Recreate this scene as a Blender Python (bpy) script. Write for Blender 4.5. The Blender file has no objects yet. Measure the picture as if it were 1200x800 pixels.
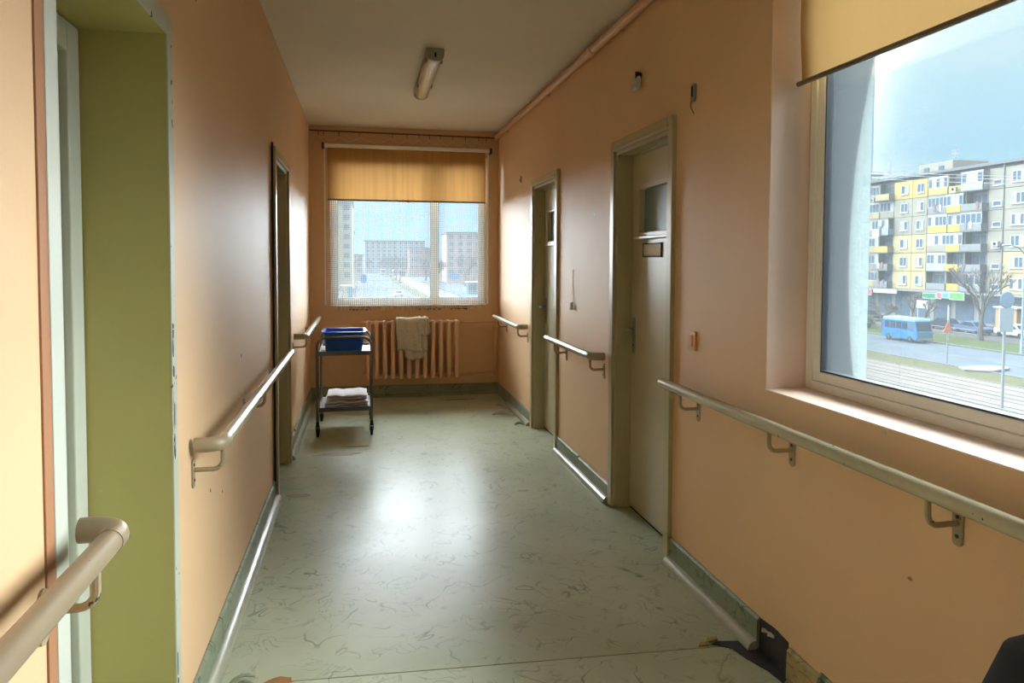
import bpy, math, random
from mathutils import Vector, Matrix
R = math.radians
rnd = random.Random(7)
S = bpy.context.scene
COL = S.collection

# ------------------------------------------------------------------ camera
cam_d = bpy.data.cameras.new('camera')
cam = bpy.data.objects.new('camera', cam_d); COL.objects.link(cam)
cam_d.sensor_width = 36.0
cam_d.lens = 842.1 / 1200 * 36
cam_d.shift_y = -(400 - 340.2) / 1200
cam_d.clip_start = .02; cam_d.clip_end = 3000
yaw, pit, rol = R(11.795), R(2.379), R(.219)
fw = Vector((math.sin(yaw) * math.cos(pit), math.cos(yaw) * math.cos(pit), -math.sin(pit)))
rt = Vector((math.cos(yaw), -math.sin(yaw), 0)); up = rt.cross(fw)
r2 = math.cos(rol) * rt + math.sin(rol) * up
u2 = -math.sin(rol) * rt + math.cos(rol) * up
mw = Matrix((r2, u2, -fw)).transposed().to_4x4(); mw.translation = (0, 0, 1.42)
cam.matrix_world = mw
S.camera = cam

# ------------------------------------------------------------------ world, sun, exposure
SKY = .63
SUN = 60.0
S.view_settings.view_transform = 'Standard'
S.view_settings.look = 'None'
S.view_settings.gamma = 1.0
S.view_settings.use_curve_mapping = False
S.view_settings.exposure = 0.60
S.cycles.max_bounces = 14; S.cycles.diffuse_bounces = 8; S.cycles.glossy_bounces = 5
S.cycles.transparent_max_bounces = 24; S.cycles.transmission_bounces = 6
S.cycles.sample_clamp_indirect = 6.0
S.cycles.caustics_reflective = False; S.cycles.caustics_refractive = False

W = bpy.data.worlds.new('overcast_sky'); S.world = W; W.use_nodes = True
nt = W.node_tree; nt.nodes.clear()
def wn(t, **k):
    n = nt.nodes.new(t)
    for a, b in k.items(): setattr(n, a, b)
    return n
tc = wn('ShaderNodeTexCoord'); sep = wn('ShaderNodeSeparateXYZ'); nt.links.new(tc.outputs['Generated'], sep.inputs[0])
rmp = wn('ShaderNodeValToRGB'); nt.links.new(sep.outputs['Z'], rmp.inputs[0])
e = rmp.color_ramp.elements
e[0].position = 0.0; e[0].color = (.50, .73, .84, 1)
e[1].position = .30; e[1].color = (.60, .80, .82, 1)
m1 = rmp.color_ramp.elements.new(.14); m1.color = (.39, .65, .81, 1)
m2 = rmp.color_ramp.elements.new(.9); m2.color = (.66, .72, .74, 1)
mp = wn('ShaderNodeMapping'); mp.inputs['Scale'].default_value = (1.5, 1.5, 4.5); nt.links.new(tc.outputs['Generated'], mp.inputs[0])
nz = wn('ShaderNodeTexNoise'); nz.inputs['Scale'].default_value = 2.6; nz.inputs['Detail'].default_value = 5; nt.links.new(mp.outputs[0], nz.inputs['Vector'])
cr = wn('ShaderNodeValToRGB'); nt.links.new(nz.outputs['Fac'], cr.inputs[0])
cr.color_ramp.elements[0].position = .42; cr.color_ramp.elements[1].position = .68
mx = wn('ShaderNodeMixRGB'); nt.links.new(cr.outputs[0], mx.inputs[0]); nt.links.new(rmp.outputs[0], mx.inputs[1]); mx.inputs[2].default_value = (.64, .78, .82, 1)
bg = wn('ShaderNodeBackground'); bg.inputs[1].default_value = SKY; nt.links.new(mx.outputs[0], bg.inputs[0])
wo = wn('ShaderNodeOutputWorld'); nt.links.new(bg.outputs[0], wo.inputs[0])

sd = bpy.data.lights.new('overcast_sun', 'SUN'); so = bpy.data.objects.new('overcast_sun', sd); COL.objects.link(so)
sd.energy = SUN; sd.angle = R(178); sd.color = (.94, .975, 1.0)
sdir = Vector((math.cos(R(36)) * math.sin(R(10)), math.cos(R(36)) * math.cos(R(10)), math.sin(R(36))))   # towards the sun
so.rotation_euler = sdir.to_track_quat('Z', 'Y').to_euler(); so.location = (30, 20, 30)

def portal(loc, rot, sx, sy):
    d = bpy.data.lights.new('window_portal', 'AREA'); d.shape = 'RECTANGLE'; d.size = sx; d.size_y = sy; d.energy = 1
    d.cycles.is_portal = True
    o = bpy.data.objects.new('window_portal', d); COL.objects.link(o); o.location = loc; o.rotation_euler = rot
XL, XR, YF, ZC = -.518, 1.422, 7.54, 2.773
portal((1.85, 1.59, 1.78), (0, R(90), 0), 1.7, 1.55)
portal((.49, YF + .4, 1.75), (R(-90), 0, 0), 1.7, 1.7)
portal((.45, -3.6 - .4, 1.75), (R(90), 0, 0), 1.7, 1.7)

# ------------------------------------------------------------------ mesh helpers
class MB:
    def __init__(s): s.v = []; s.f = []
    def box(s, x0, x1, y0, y1, z0, z1):
        b = len(s.v)
        s.v += [(x0,y0,z0),(x1,y0,z0),(x1,y1,z0),(x0,y1,z0),(x0,y0,z1),(x1,y0,z1),(x1,y1,z1),(x0,y1,z1)]
        s.f += [tuple(b+i for i in q) for q in ((0,3,2,1),(4,5,6,7),(0,1,5,4),(1,2,6,5),(2,3,7,6),(3,0,4,7))]
        return s
    def prism(s, pts, n, d):
        """pts: planar loop of 3d points, extruded by vector d"""
        b = len(s.v); k = len(pts)
        s.v += [tuple(p) for p in pts] + [tuple(Vector(p) + Vector(d)) for p in pts]
        s.f.append(tuple(range(b + k - 1, b - 1, -1))); s.f.append(tuple(range(b + k, b + 2 * k)))
        for i in range(k): j = (i + 1) % k; s.f.append((b+i, b+j, b+k+j, b+k+i))
        return s
    def tube(s, path, r, n=10, cap=True):
        P = [Vector(p) for p in path]; rr = r if isinstance(r, (list, tuple)) else [r] * len(P)
        t0 = (P[1] - P[0]).normalized()
        a = Vector((0,0,1)) if abs(t0.z) < .9 else Vector((1,0,0))
        nrm = t0.cross(a).normalized(); b0 = len(s.v)
        for i, p in enumerate(P):
            if i == 0: t = t0
            elif i == len(P) - 1: t = (P[i] - P[i-1]).normalized()
            else:
                t = ((P[i+1] - P[i]).normalized() + (P[i] - P[i-1]).normalized())
                t = t.normalized() if t.length > 1e-6 else t0
            nrm = (nrm - t * nrm.dot(t)); nrm = nrm.normalized() if nrm.length > 1e-6 else t.orthogonal().normalized()
            bi = t.cross(nrm)
            for k in range(n):
                c = 2 * math.pi * k / n; s.v.append(tuple(p + (nrm * math.cos(c) + bi * math.sin(c)) * rr[i]))
        for i in range(len(P) - 1):
            for k in range(n):
                j = (k + 1) % n; s.f.append((b0+i*n+k, b0+i*n+j, b0+(i+1)*n+j, b0+(i+1)*n+k))
        if cap:
            s.f.append(tuple(b0 + k for k in range(n - 1, -1, -1))); e0 = b0 + (len(P)-1) * n
            s.f.append(tuple(e0 + k for k in range(n)))
        return s
    def cyl(s, a, b, r, n=14): return s.tube([a, b], r, n)
    def lathe(s, prof, c, axis='z', n=20):
        b = len(s.v)
        for (r, h) in prof:
            for k in range(n):
                t = 2 * math.pi * k / n; u, w = r * math.cos(t), r * math.sin(t)
                s.v.append({'z': (c[0]+u, c[1]+w, c[2]+h), 'x': (c[0]+h, c[1]+u, c[2]+w), 'y': (c[0]+w, c[1]+h, c[2]+u)}[axis])
        for i in range(len(prof) - 1):
            for k in range(n):
                j = (k + 1) % n; s.f.append((b+i*n+k, b+i*n+j, b+(i+1)*n+j, b+(i+1)*n+k))
        return s
    def grid(s, fn, nu, nv):
        b = len(s.v)
        for i in range(nu + 1):
            for j in range(nv + 1): s.v.append(tuple(fn(i / nu, j / nv)))
        for i in range(nu):
            for j in range(nv):
                q = b + i * (nv + 1) + j; s.f.append((q, q + nv + 1, q + nv + 2, q + 1))
        return s
    def frame(s, ax, lo, hi, rect, w, wb=None):
        """rectangular frame in the plane normal to ax ('x' or 'y') between lo..hi; rect=(a0,a1,z0,z1)"""
        a0, a1, z0, z1 = rect; wb = w if wb is None else wb
        for (p, q, c, d) in ((a0, a0+w, z0, z1), (a1-w, a1, z0, z1), (a0+w, a1-w, z0, z0+wb), (a0+w, a1-w, z1-w, z1)):
            if ax == 'x': s.box(lo, hi, p, q, c, d)
            else: s.box(p, q, lo, hi, c, d)
        return s
    def build(s, name, mat, parent=None, smooth=False, bevel=0, seg=2, solid=0, sub=0):
        me = bpy.data.meshes.new(name); me.from_pydata(s.v, [], s.f); me.update()
        o = bpy.data.objects.new(name, me); COL.objects.link(o); me.materials.append(mat)
        if smooth:
            for p in me.polygons: p.use_smooth = True
            if smooth == 'auto':
                try: me.set_sharp_from_angle(angle=R(40))
                except Exception: pass
        if solid:
            m = o.modifiers.new('solid', 'SOLIDIFY'); m.thickness = solid
        if bevel:
            m = o.modifiers.new('bevel', 'BEVEL'); m.width = bevel; m.segments = seg; m.limit_method = 'ANGLE'; m.angle_limit = R(40)
        if sub:
            m = o.modifiers.new('sub', 'SUBSURF'); m.levels = sub; m.render_levels = sub
        if parent:
            o.parent = parent; L = Vector((0,0,0)); q = parent
            while q: L += q.location; q = q.parent
            o.location = -L
        return o
def tag(o, label=None, cat=None, group=None, kind=None):
    if label: o['label'] = label
    if cat: o['category'] = cat
    if group: o['group'] = group
    if kind: o['kind'] = kind
    return o
def thing(name, label, cat, loc=(0,0,0), group=None):
    o = bpy.data.objects.new(name, None); COL.objects.link(o); o.location = loc; o.empty_display_size = .1
    return tag(o, label, cat, group)
def struct(name, loc=(0,0,0), label=None):
    o = bpy.data.objects.new(name, None); COL.objects.link(o); o.location = loc; o.empty_display_size = .1
    return tag(o, label, kind='structure')
def copy_tree(o, parent=None):
    c = o.copy(); COL.objects.link(c); c.parent = parent
    for ch in list(o.children): copy_tree(ch, c)
    return c
def arc(c, r, a0, a1, u, v, n=6):
    c, u, v = Vector(c), Vector(u), Vector(v)
    return [c + u * (r * math.cos(a0 + (a1 - a0) * i / n)) + v * (r * math.sin(a0 + (a1 - a0) * i / n)) for i in range(n + 1)]

# ------------------------------------------------------------------ materials
def node_mat(name):
    m = bpy.data.materials.new(name); m.use_nodes = True; t = m.node_tree
    return m, t, t.nodes['Principled BSDF']
def lin(c): return tuple(((x / 255) / 12.92 if x <= 10 else ((x / 255 + .055) / 1.055) ** 2.4) for x in c)
def M(name, srgb, rough=.6, var=.06, scale=5, bump=0, bscale=60, metal=0, spec=.5, spots=None, detail=4, stretch=(1,1,1)):
    m, t, p = node_mat(name); c = lin(srgb)
    N, L = t.nodes.new, t.links.new
    co = N('ShaderNodeTexCoord'); mpn = N('ShaderNodeMapping'); mpn.inputs['Scale'].default_value = stretch; L(co.outputs['Object'], mpn.inputs[0])
    n = N('ShaderNodeTexNoise'); n.inputs['Scale'].default_value = scale; n.inputs['Detail'].default_value = detail; L(mpn.outputs[0], n.inputs['Vector'])
    r = N('ShaderNodeValToRGB'); L(n.outputs['Fac'], r.inputs[0]); r.color_ramp.elements[0].position = .3; r.color_ramp.elements[1].position = .7
    r.color_ramp.elements[0].color = tuple(x * (1 - var) for x in c) + (1,); r.color_ramp.elements[1].color = tuple(min(1, x * (1 + var)) for x in c) + (1,)
    out = r.outputs[0]
    if spots:     # chips / stains: (colour, scale, threshold)
        sc, ss, th = spots
        n2 = N('ShaderNodeTexNoise'); n2.inputs['Scale'].default_value = ss; n2.inputs['Detail'].default_value = 3; L(co.outputs['Object'], n2.inputs['Vector'])
        r2_ = N('ShaderNodeValToRGB'); L(n2.outputs['Fac'], r2_.inputs[0]); r2_.color_ramp.elements[0].position = th; r2_.color_ramp.elements[1].position = th + .015
        mxn = N('ShaderNodeMixRGB'); L(r2_.outputs[0], mxn.inputs[0]); L(out, mxn.inputs[1]); mxn.inputs[2].default_value = lin(sc) + (1,); out = mxn.outputs[0]
    L(out, p.inputs['Base Color'])
    p.inputs['Roughness'].default_value = rough; p.inputs['Metallic'].default_value = metal; p.inputs['Specular IOR Level'].default_value = spec
    if bump:
        nb = N('ShaderNodeTexNoise'); nb.inputs['Scale'].default_value = bscale; nb.inputs['Detail'].default_value = 3; L(co.outputs['Object'], nb.inputs['Vector'])
        b = N('ShaderNodeBump'); b.inputs['Strength'].default_value = bump; b.inputs['Distance'].default_value = .01; L(nb.outputs['Fac'], b.inputs['Height']); L(b.outputs[0], p.inputs['Normal'])
    return m
def lino(name, base, dark, light, rough):
    m, t, p = node_mat(name); N, L = t.nodes.new, t.links.new
    co = N('ShaderNodeTexCoord')
    def noise(sc, det, dist, off=(0,0,0)):
        mpn = N('ShaderNodeMapping'); mpn.inputs['Location'].default_value = off; L(co.outputs['Object'], mpn.inputs[0])
        n = N('ShaderNodeTexNoise'); n.inputs['Scale'].default_value = sc; n.inputs['Detail'].default_value = det; n.inputs['Distortion'].default_value = dist; L(mpn.outputs[0], n.inputs['Vector']); return n.outputs['Fac']
    def ridge(src, w):
        s_ = N('ShaderNodeMath'); s_.operation = 'SUBTRACT'; L(src, s_.inputs[0]); s_.inputs[1].default_value = .5
        a = N('ShaderNodeMath'); a.operation = 'ABSOLUTE'; L(s_.outputs[0], a.inputs[0])
        mr = N('ShaderNodeMapRange'); mr.inputs['From Min'].default_value = 0; mr.inputs['From Max'].default_value = w; mr.inputs['To Min'].default_value = 1; mr.inputs['To Max'].default_value = 0; L(a.outputs[0], mr.inputs['Value']); return mr.outputs[0]
    def mul(a, b):
        q = N('ShaderNodeMath'); q.operation = 'MULTIPLY'; L(a, q.inputs[0])
        if isinstance(b, float): q.inputs[1].default_value = b
        else: L(b, q.inputs[1])
        return q.outputs[0]
    def mask(src, lo, hi):
        mr = N('ShaderNodeMapRange'); mr.inputs['From Min'].default_value = lo; mr.inputs['From Max'].default_value = hi; L(src, mr.inputs['Value']); return mr.outputs[0]
    l1 = mul(ridge(noise(3.6, 2.0, 1.2), .013), mask(noise(8, 1, 0, (3,1,7)), .44, .6))
    l2 = mul(ridge(noise(7.5, 2, 1.6, (9,4,2)), .03), mask(noise(9, 1, 0, (1,8,3)), .45, .6))
    cl = mask(noise(1.4, 4, .6, (5,5,5)), .35, .7)
    mA = N('ShaderNodeMixRGB'); L(cl, mA.inputs[0]); mA.inputs[1].default_value = lin(base) + (1,); mA.inputs[2].default_value = lin(light) + (1,)
    mB_ = N('ShaderNodeMixRGB'); L(mul(l1, .8), mB_.inputs[0]); L(mA.outputs[0], mB_.inputs[1]); mB_.inputs[2].default_value = lin(dark) + (1,)
    mC = N('ShaderNodeMixRGB'); L(mul(l2, .5), mC.inputs[0]); L(mB_.outputs[0], mC.inputs[1]); mC.inputs[2].default_value = lin(dark) + (1,)
    L(mC.outputs[0], p.inputs['Base Color'])
    rr = N('ShaderNodeMapRange'); rr.inputs['To Min'].default_value = rough - .06; rr.inputs['To Max'].default_value = rough + .08; L(noise(3, 4, 0, (2,2,2)), rr.inputs['Value']); L(rr.outputs[0], p.inputs['Roughness'])
    b = N('ShaderNodeBump'); b.inputs['Strength'].default_value = .10; b.inputs['Distance'].default_value = .015; L(noise(3.2, 2.5, .3, (7,1,1)), b.inputs['Height']); L(b.outputs[0], p.inputs['Normal'])
    p.inputs['Specular IOR Level'].default_value = .13
    return m
def translucent(name, srgb, tr=.5, weave=0):
    m = bpy.data.materials.new(name); m.use_nodes = True; t = m.node_tree; t.nodes.clear(); N, L = t.nodes.new, t.links.new
    co = N('ShaderNodeTexCoord'); c = lin(srgb)
    n = N('ShaderNodeTexNoise'); n.inputs['Scale'].default_value = 40; mpn = N('ShaderNodeMapping'); mpn.inputs['Scale'].default_value = (1, 1, .03); L(co.outputs['Object'], mpn.inputs[0]); L(mpn.outputs[0], n.inputs['Vector'])
    r = N('ShaderNodeValToRGB'); L(n.outputs['Fac'], r.inputs[0]); r.color_ramp.elements[0].position = .35; r.color_ramp.elements[1].position = .65
    r.color_ramp.elements[0].color = tuple(x * (1 - weave) for x in c) + (1,); r.color_ramp.elements[1].color = c + (1,)
    d = N('ShaderNodeBsdfDiffuse'); L(r.outputs[0], d.inputs[0]); s_ = N('ShaderNodeBsdfTranslucent'); L(r.outputs[0], s_.inputs[0])
    mxn = N('ShaderNodeMixShader'); mxn.inputs[0].default_value = tr; L(d.outputs[0], mxn.inputs[1]); L(s_.outputs[0], mxn.inputs[2])
    o = N('ShaderNodeOutputMaterial'); L(mxn.outputs[0], o.inputs[0]); return m
HAZE_VEIL = .017  # share of painted haze mixed into each pane
def glass(name, tint=(.93,.97,.98), veil=HAZE_VEIL):
    m = bpy.data.materials.new(name); m.use_nodes = True; t = m.node_tree; t.nodes.clear(); N, L = t.nodes.new, t.links.new
    a = N('ShaderNodeBsdfTransparent'); a.inputs[0].default_value = tint + (1,); g = N('ShaderNodeBsdfGlossy'); g.inputs['Roughness'].default_value = .02
    fr = N('ShaderNodeFresnel'); fr.inputs[0].default_value = 1.25
    mxn = N('ShaderNodeMixShader'); L(fr.outputs[0], mxn.inputs[0]); L(a.outputs[0], mxn.inputs[1]); L(g.outputs[0], mxn.inputs[2])
    du = N('ShaderNodeBsdfTranslucent'); du.inputs[0].default_value = (.72, .84, .90, 1)      # pale veil in the pane, stands in for outdoor haze
    md = N('ShaderNodeMixShader'); md.inputs[0].default_value = veil; L(mxn.outputs[0], md.inputs[1]); L(du.outputs[0], md.inputs[2]); mxn = md
    o = N('ShaderNodeOutputMaterial'); L(mxn.outputs[0], o.inputs[0]); return m
def net(name):
    m = bpy.data.materials.new(name); m.use_nodes = True; t = m.node_tree; t.nodes.clear(); N, L = t.nodes.new, t.links.new
    co = N('ShaderNodeTexCoord'); sp = N('ShaderNodeSeparateXYZ'); L(co.outputs['Object'], sp.inputs[0])
    def thr(out, pitch, wdt):
        a = N('ShaderNodeMath'); a.operation = 'DIVIDE'; L(out, a.inputs[0]); a.inputs[1].default_value = pitch
        b = N('ShaderNodeMath'); b.operation = 'FRACT'; L(a.outputs[0], b.inputs[0])
        c = N('ShaderNodeMath'); c.operation = 'LESS_THAN'; L(b.outputs[0], c.inputs[0]); c.inputs[1].default_value = wdt; return c.outputs[0]
    mxm = N('ShaderNodeMath'); mxm.operation = 'MAXIMUM'; L(thr(sp.outputs['X'], .020, .28), mxm.inputs[0]); L(thr(sp.outputs['Z'], .020, .24), mxm.inputs[1])
    fac = N('ShaderNodeMapRange'); fac.inputs['To Min'].default_value = .05; fac.inputs['To Max'].default_value = .45; L(mxm.outputs[0], fac.inputs['Value'])
    a = N('ShaderNodeBsdfTransparent'); d = N('ShaderNodeBsdfDiffuse'); d.inputs[0].default_value = (.85,.82,.78,1); s_ = N('ShaderNodeBsdfTranslucent'); s_.inputs[0].default_value = (.25,.28,.30,1)
    q = N('ShaderNodeMixShader'); q.inputs[0].default_value = .65; L(d.outputs[0], q.inputs[1]); L(s_.outputs[0], q.inputs[2])
    mxn = N('ShaderNodeMixShader'); L(fac.outputs[0], mxn.inputs[0]); L(a.outputs[0], mxn.inputs[1]); L(q.outputs[0], mxn.inputs[2])
    o = N('ShaderNodeOutputMaterial'); L(mxn.outputs[0], o.inputs[0]); return m

mWall = M('peach_wall_paint', (221, 183, 140), .55, .035, 1.6, .04, 90)
mCeil = M('ceiling_paint', (224, 217, 200), .8, .04, 1.2, .03, 60)
mGreen = M('green_reveal_paint', (180, 169, 102), .5, .05, 2, .05, 60, spots=((190, 182, 128), 9, .73))
mStrip = M('pale_corner_strip', (184, 186, 168), .5, .06, 6, .1, 40, spots=((70, 85, 80), 21, .66))
mStripP = M('pale_plain_strip', (188, 190, 174), .45, .04, 3)
mBand = M('orange_band', (166, 116, 80), .55, .05, 4)
mLino = lino('marbled_linoleum', (164, 169, 143), (112, 117, 90), (182, 187, 164), .30)
mLinoB = lino('marbled_linoleum_near', (170, 176, 150), (114, 120, 94), (188, 193, 172), .30)
mSkirt = lino('marbled_skirting', (122, 130, 106), (62, 70, 54), (150, 156, 132), .4)
mSkirtOld = lino('old_yellowed_skirting', (158, 140, 92), (80, 66, 38), (176, 160, 112), .45)
mBead = M('pale_floor_bead', (160, 158, 138), .25, .08, 14)
mDark = M('exposed_bitumen', (46, 42, 40), .85, .25, 22, .5, 60)
mSub = M('exposed_fibre_backing', (150, 104, 58), .8, .2, 18)
mFrame = M('olive_cream_gloss_paint', (176, 164, 128), .32, .04, 3, spots=((110, 96, 70), 17, .75))
mLeaf = M('cream_door_paint', (186, 176, 146), .3, .03, 2.5)
mPVC = M('white_pvc', (240, 240, 234), .35, .025, 3)
mSill = M('painted_sill', (232, 206, 186), .5, .04, 4)
mGasket = M('dark_gasket', (40, 48, 56), .6, .05)
mGlass = glass('window_glass'); mGlassF = glass('far_window_glass', veil=.01)
mFrost = M('blue_grey_frosted_glass', (120, 140, 142), .35, .12, 5)
mBlind = translucent('amber_blind_fabric', (184, 138, 82), .26, .14)
mBlindR = translucent('amber_blind_fabric_plain', (178, 142, 90), .22, .02)
mBar = M('blind_bar_metal', (120, 112, 92), .4, .05, metal=.3)
mNet = net('net_curtain')
mHem = translucent('curtain_hem', (232, 222, 204), .5, .05)
mRail = M('cream_rail_paint', (182, 176, 150), .22, .05, 6, spots=((58, 48, 40), 26, .70))
mRailN = M('taupe_rail_paint', (146, 128, 102), .35, .05, 6, spots=((40, 34, 30), 24, .695))
mBrk = M('bracket_and_shaded_elbow_paint', (164, 148, 118), .35, .08, 10, spots=((66, 52, 40), 40, .70))
mRad = M('radiator_paint', (226, 184, 146), .4, .05, 6)
mPipe = M('peach_pipe_paint', (214, 170, 126), .4, .04, 4)
mRod = M('brown_rod_metal', (88, 58, 40), .45, .1, 20)
mCloth = M('grey_beige_terry', (204, 192, 168), .95, .12, 70, .5, 220)
mWhiteCloth = M('white_terry', (222, 218, 222), .95, .05, 60, .4, 200)
mSteel = M('dull_trolley_steel', (104, 102, 98), .35, .08, 30, metal=.75)
mTray = M('trolley_tray_steel', (190, 194, 196), .3, .05, 20, metal=.55)
mRub = M('black_caster_rubber', (30, 28, 28), .6, .1, 20)
mBlue = M('blue_plastic', (26, 86, 196), .35, .05, 8)
mBox = M('grey_box_plastic', (188, 192, 174), .5, .08, 20)
mMetalW = M('wall_metal', (150, 150, 140), .4, .1, 30, metal=.5)
mHole = M('dark_hole', (36, 30, 24), .9, .1)
mSwitch = M('peach_switch_plastic', (214, 160, 118), .4, .03)
mLampH = M('lamp_housing', (150, 134, 100), .45, .06, 9)
mLampE = M('lamp_end_cap', (158, 152, 130), .5, .06, 9)
mPaper = M('paper', (232, 230, 222), .8, .08, 60, stretch=(1, .3, 3))
mBlack = M('plain_black', (10, 10, 12), .9, .2, 60)
mGreyD = M('dark_grey', (60, 60, 60), .6)

def lampdiff():
    m, t, p = node_mat('prismatic_diffuser'); p.inputs['Base Color'].default_value = lin((206, 190, 146)) + (1,)
    p.inputs['Roughness'].default_value = .18; p.inputs['Specular IOR Level'].default_value = .8
    N, L = t.nodes.new, t.links.new; w = N('ShaderNodeTexWave'); w.inputs['Scale'].default_value = 30; co = N('ShaderNodeTexCoord'); L(co.outputs['Object'], w.inputs['Vector'])
    b = N('ShaderNodeBump'); b.inputs['Strength'].default_value = .25; b.inputs['Distance'].default_value = .004; L(w.outputs['Fac'], b.inputs['Height']); L(b.outputs[0], p.inputs['Normal']); return m
mDiff = lampdiff()

# ------------------------------------------------------------------ room shell
Y0 = -3.6
SEAM = 2.43
fl = MB().box(XL - .3, XR + .4, Y0, YF + .3, -.25, -.006).build('floor', mSub); tag(fl, kind='structure')
def sheet(y0, y1, mt, sk):
    m = MB(); n = 40
    def yy(x, y): return y + (sk * (x - .45) if abs(y - SEAM) < .05 else 0)
    # slab with slightly skewed seam edge
    x0, x1 = XL - .25, XR + .16
    m.prism([(x0, yy(x0, y0), -.006), (x1, yy(x1, y0), -.006), (x1, yy(x1, y1), -.006), (x0, yy(x0, y1), -.006)], 4, (0, 0, .006))
    return m.build('linoleum_sheet', mt, fl)
sheet(Y0, SEAM - .003, mLinoB, -.055); sheet(SEAM + .003, YF + .1, mLino, -.055)
tag(MB().box(XL - .3, XR + .4, Y0 - .2, YF + .3, ZC, ZC + .25).build('ceiling', mCeil), kind='structure')

def wall_x(name, x0, x1, ya, yb, holes):
    m = MB(); y = ya
    for (h0, h1, z0, z1) in sorted(holes):
        m.box(x0, x1, y, h0, 0, ZC)
        if z0 > 0: m.box(x0, x1, h0, h1, 0, z0)
        m.box(x0, x1, h0, h1, z1, ZC); y = h1
    m.box(x0, x1, y, yb, 0, ZC)
    o = m.build(name, mWall); tag(o, kind='structure'); return o
NO = (1.385, 2.135, 0, 2.035)            # near opening in the left wall
LD = (4.44, 5.20, 0, 2.03)               # left door opening
D1 = (3.165, 3.90, 0, 2.04); D2 = (5.17, 5.895, 0, 2.04)
WR = (.85, 2.33, .96, 2.60)
wl = wall_x('wall_left', XL - .262, XL, Y0, YF + .3, [NO, LD])
wr = wall_x('wall_right', XR, XR + .37, Y0, YF + .3, [D1, D2, WR])
WF = (-.318, 1.296, .95, 2.50)
m = MB(); m.box(XL, WF[0], YF, YF + .3, 0, ZC).box(WF[1], XR, YF, YF + .3, 0, ZC).box(WF[0], WF[1], YF, YF + .3, 0, WF[2]).box(WF[0], WF[1], YF, YF + .3, WF[3], ZC)
tag(m.build('wall_far', mWall), kind='structure')
WK = (-.35, 1.25, .95, 2.50)  # opening for the added window behind the camera
m = MB(); m.box(XL - .3, WK[0], Y0 - .3, Y0, 0, ZC).box(WK[1], XR + .4, Y0 - .3, Y0, 0, ZC).box(WK[0], WK[1], Y0 - .3, Y0, 0, WK[2]).box(WK[0], WK[1], Y0 - .3, Y0, WK[3], ZC)
tag(m.build('wall_back', mWall), kind='structure')
# green painted reveal and soffit of the near opening, pale corner strips, orange band
MB().box(XL - .26, XL - .0005, 2.131, 2.1352, 0, 2.0352).build('green_reveal', mGreen, wl)
MB().box(XL - .26, XL - .0005, 1.3848, 1.389, 0, 2.0352).build('green_reveal', mGreen, wl)
MB().box(XL - .26, XL - .0005, 1.389, 2.131, 2.031, 2.0352).build('green_soffit', mGreen, wl)
MB().box(XL - .002, XL + .003, 2.1305, 2.178, 0, 2.085).box(XL - .002, XL + .003, 1.385, 2.1305, 2.031, 2.085).build('corner_strip', mStrip, wl, bevel=.0015)
MB().box(XL - .004, XL + .006, 1.338, 1.389, 0, 2.085).build('corner_strip', mStripP, wl, bevel=.002)
MB().box(XL - .004, XL + .004, 1.306, 1.338, 0, 2.085).build('orange_band', mBand, wl, bevel=.001)
# chipped plaster flakes along the corner
for i in range(16):
    z = rnd.choice([rnd.uniform(.9, 1.25), rnd.uniform(.1, .6), rnd.uniform(.6, 1.6)]); k = rnd.uniform(.004, .010); hgt = rnd.uniform(.008, .05)
    p = []
    for j in range(7):
        a = 2 * math.pi * j / 7; p.append((XL + .003, 2.134 + k * (1 + math.cos(a)) * rnd.uniform(.6, 1.1), z + hgt * math.sin(a) * rnd.uniform(.6, 1.1)))
    MB().prism(p, 7, (.0012, 0, 0)).build('paint_chip', mGreyD if i % 3 else mBox, wl)

# unseen blockers added behind the doors against light leaks
for d_ in (D1, D2): MB().box(XR + .24, XR + .37, d_[0], d_[1], 0, d_[3]).build('leak_blocker', mWall, wr)
for d_ in (NO, LD): MB().box(XL - .30, XL - .263, d_[0] - .05, d_[1] + .05, 0, d_[3] + .05).build('leak_blocker', mWall, wl)
# small holes and scuffs on the walls
def scuff(x, y, z, sy, sz, wall, mt=mHole):
    p = [(x, y + sy * math.cos(a) * rnd.uniform(.6, 1), z + sz * math.sin(a) * rnd.uniform(.6, 1)) for a in [2 * math.pi * j / 8 for j in range(8)]]
    MB().prism(p, 8, (.001 if x < 0 else -.001, 0, 0)).build('wall_chip', mt, wall)
for (y, z, a, b) in ((2.62, .62, .004, .008), (2.83, .55, .003, .006), (3.3, 1.0, .006, .01), (2.5, 2.25, .005, .006)): scuff(XL, y, z, a, b, wl)
for (y, z, a, b) in ((1.62, .86 - .28, .012, .006), (1.25, .62, .02, .01), (1.1, .55, .01, .015), (.98, .7, .012, .012)): scuff(XR, y, z, a, b, wr, mBand)
scuff(XR, 4.309, 1.706, .012, .02, wr, mStripP)
scuff(XR, 1.73, .945, .012, .009, wr, mStripP)

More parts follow.
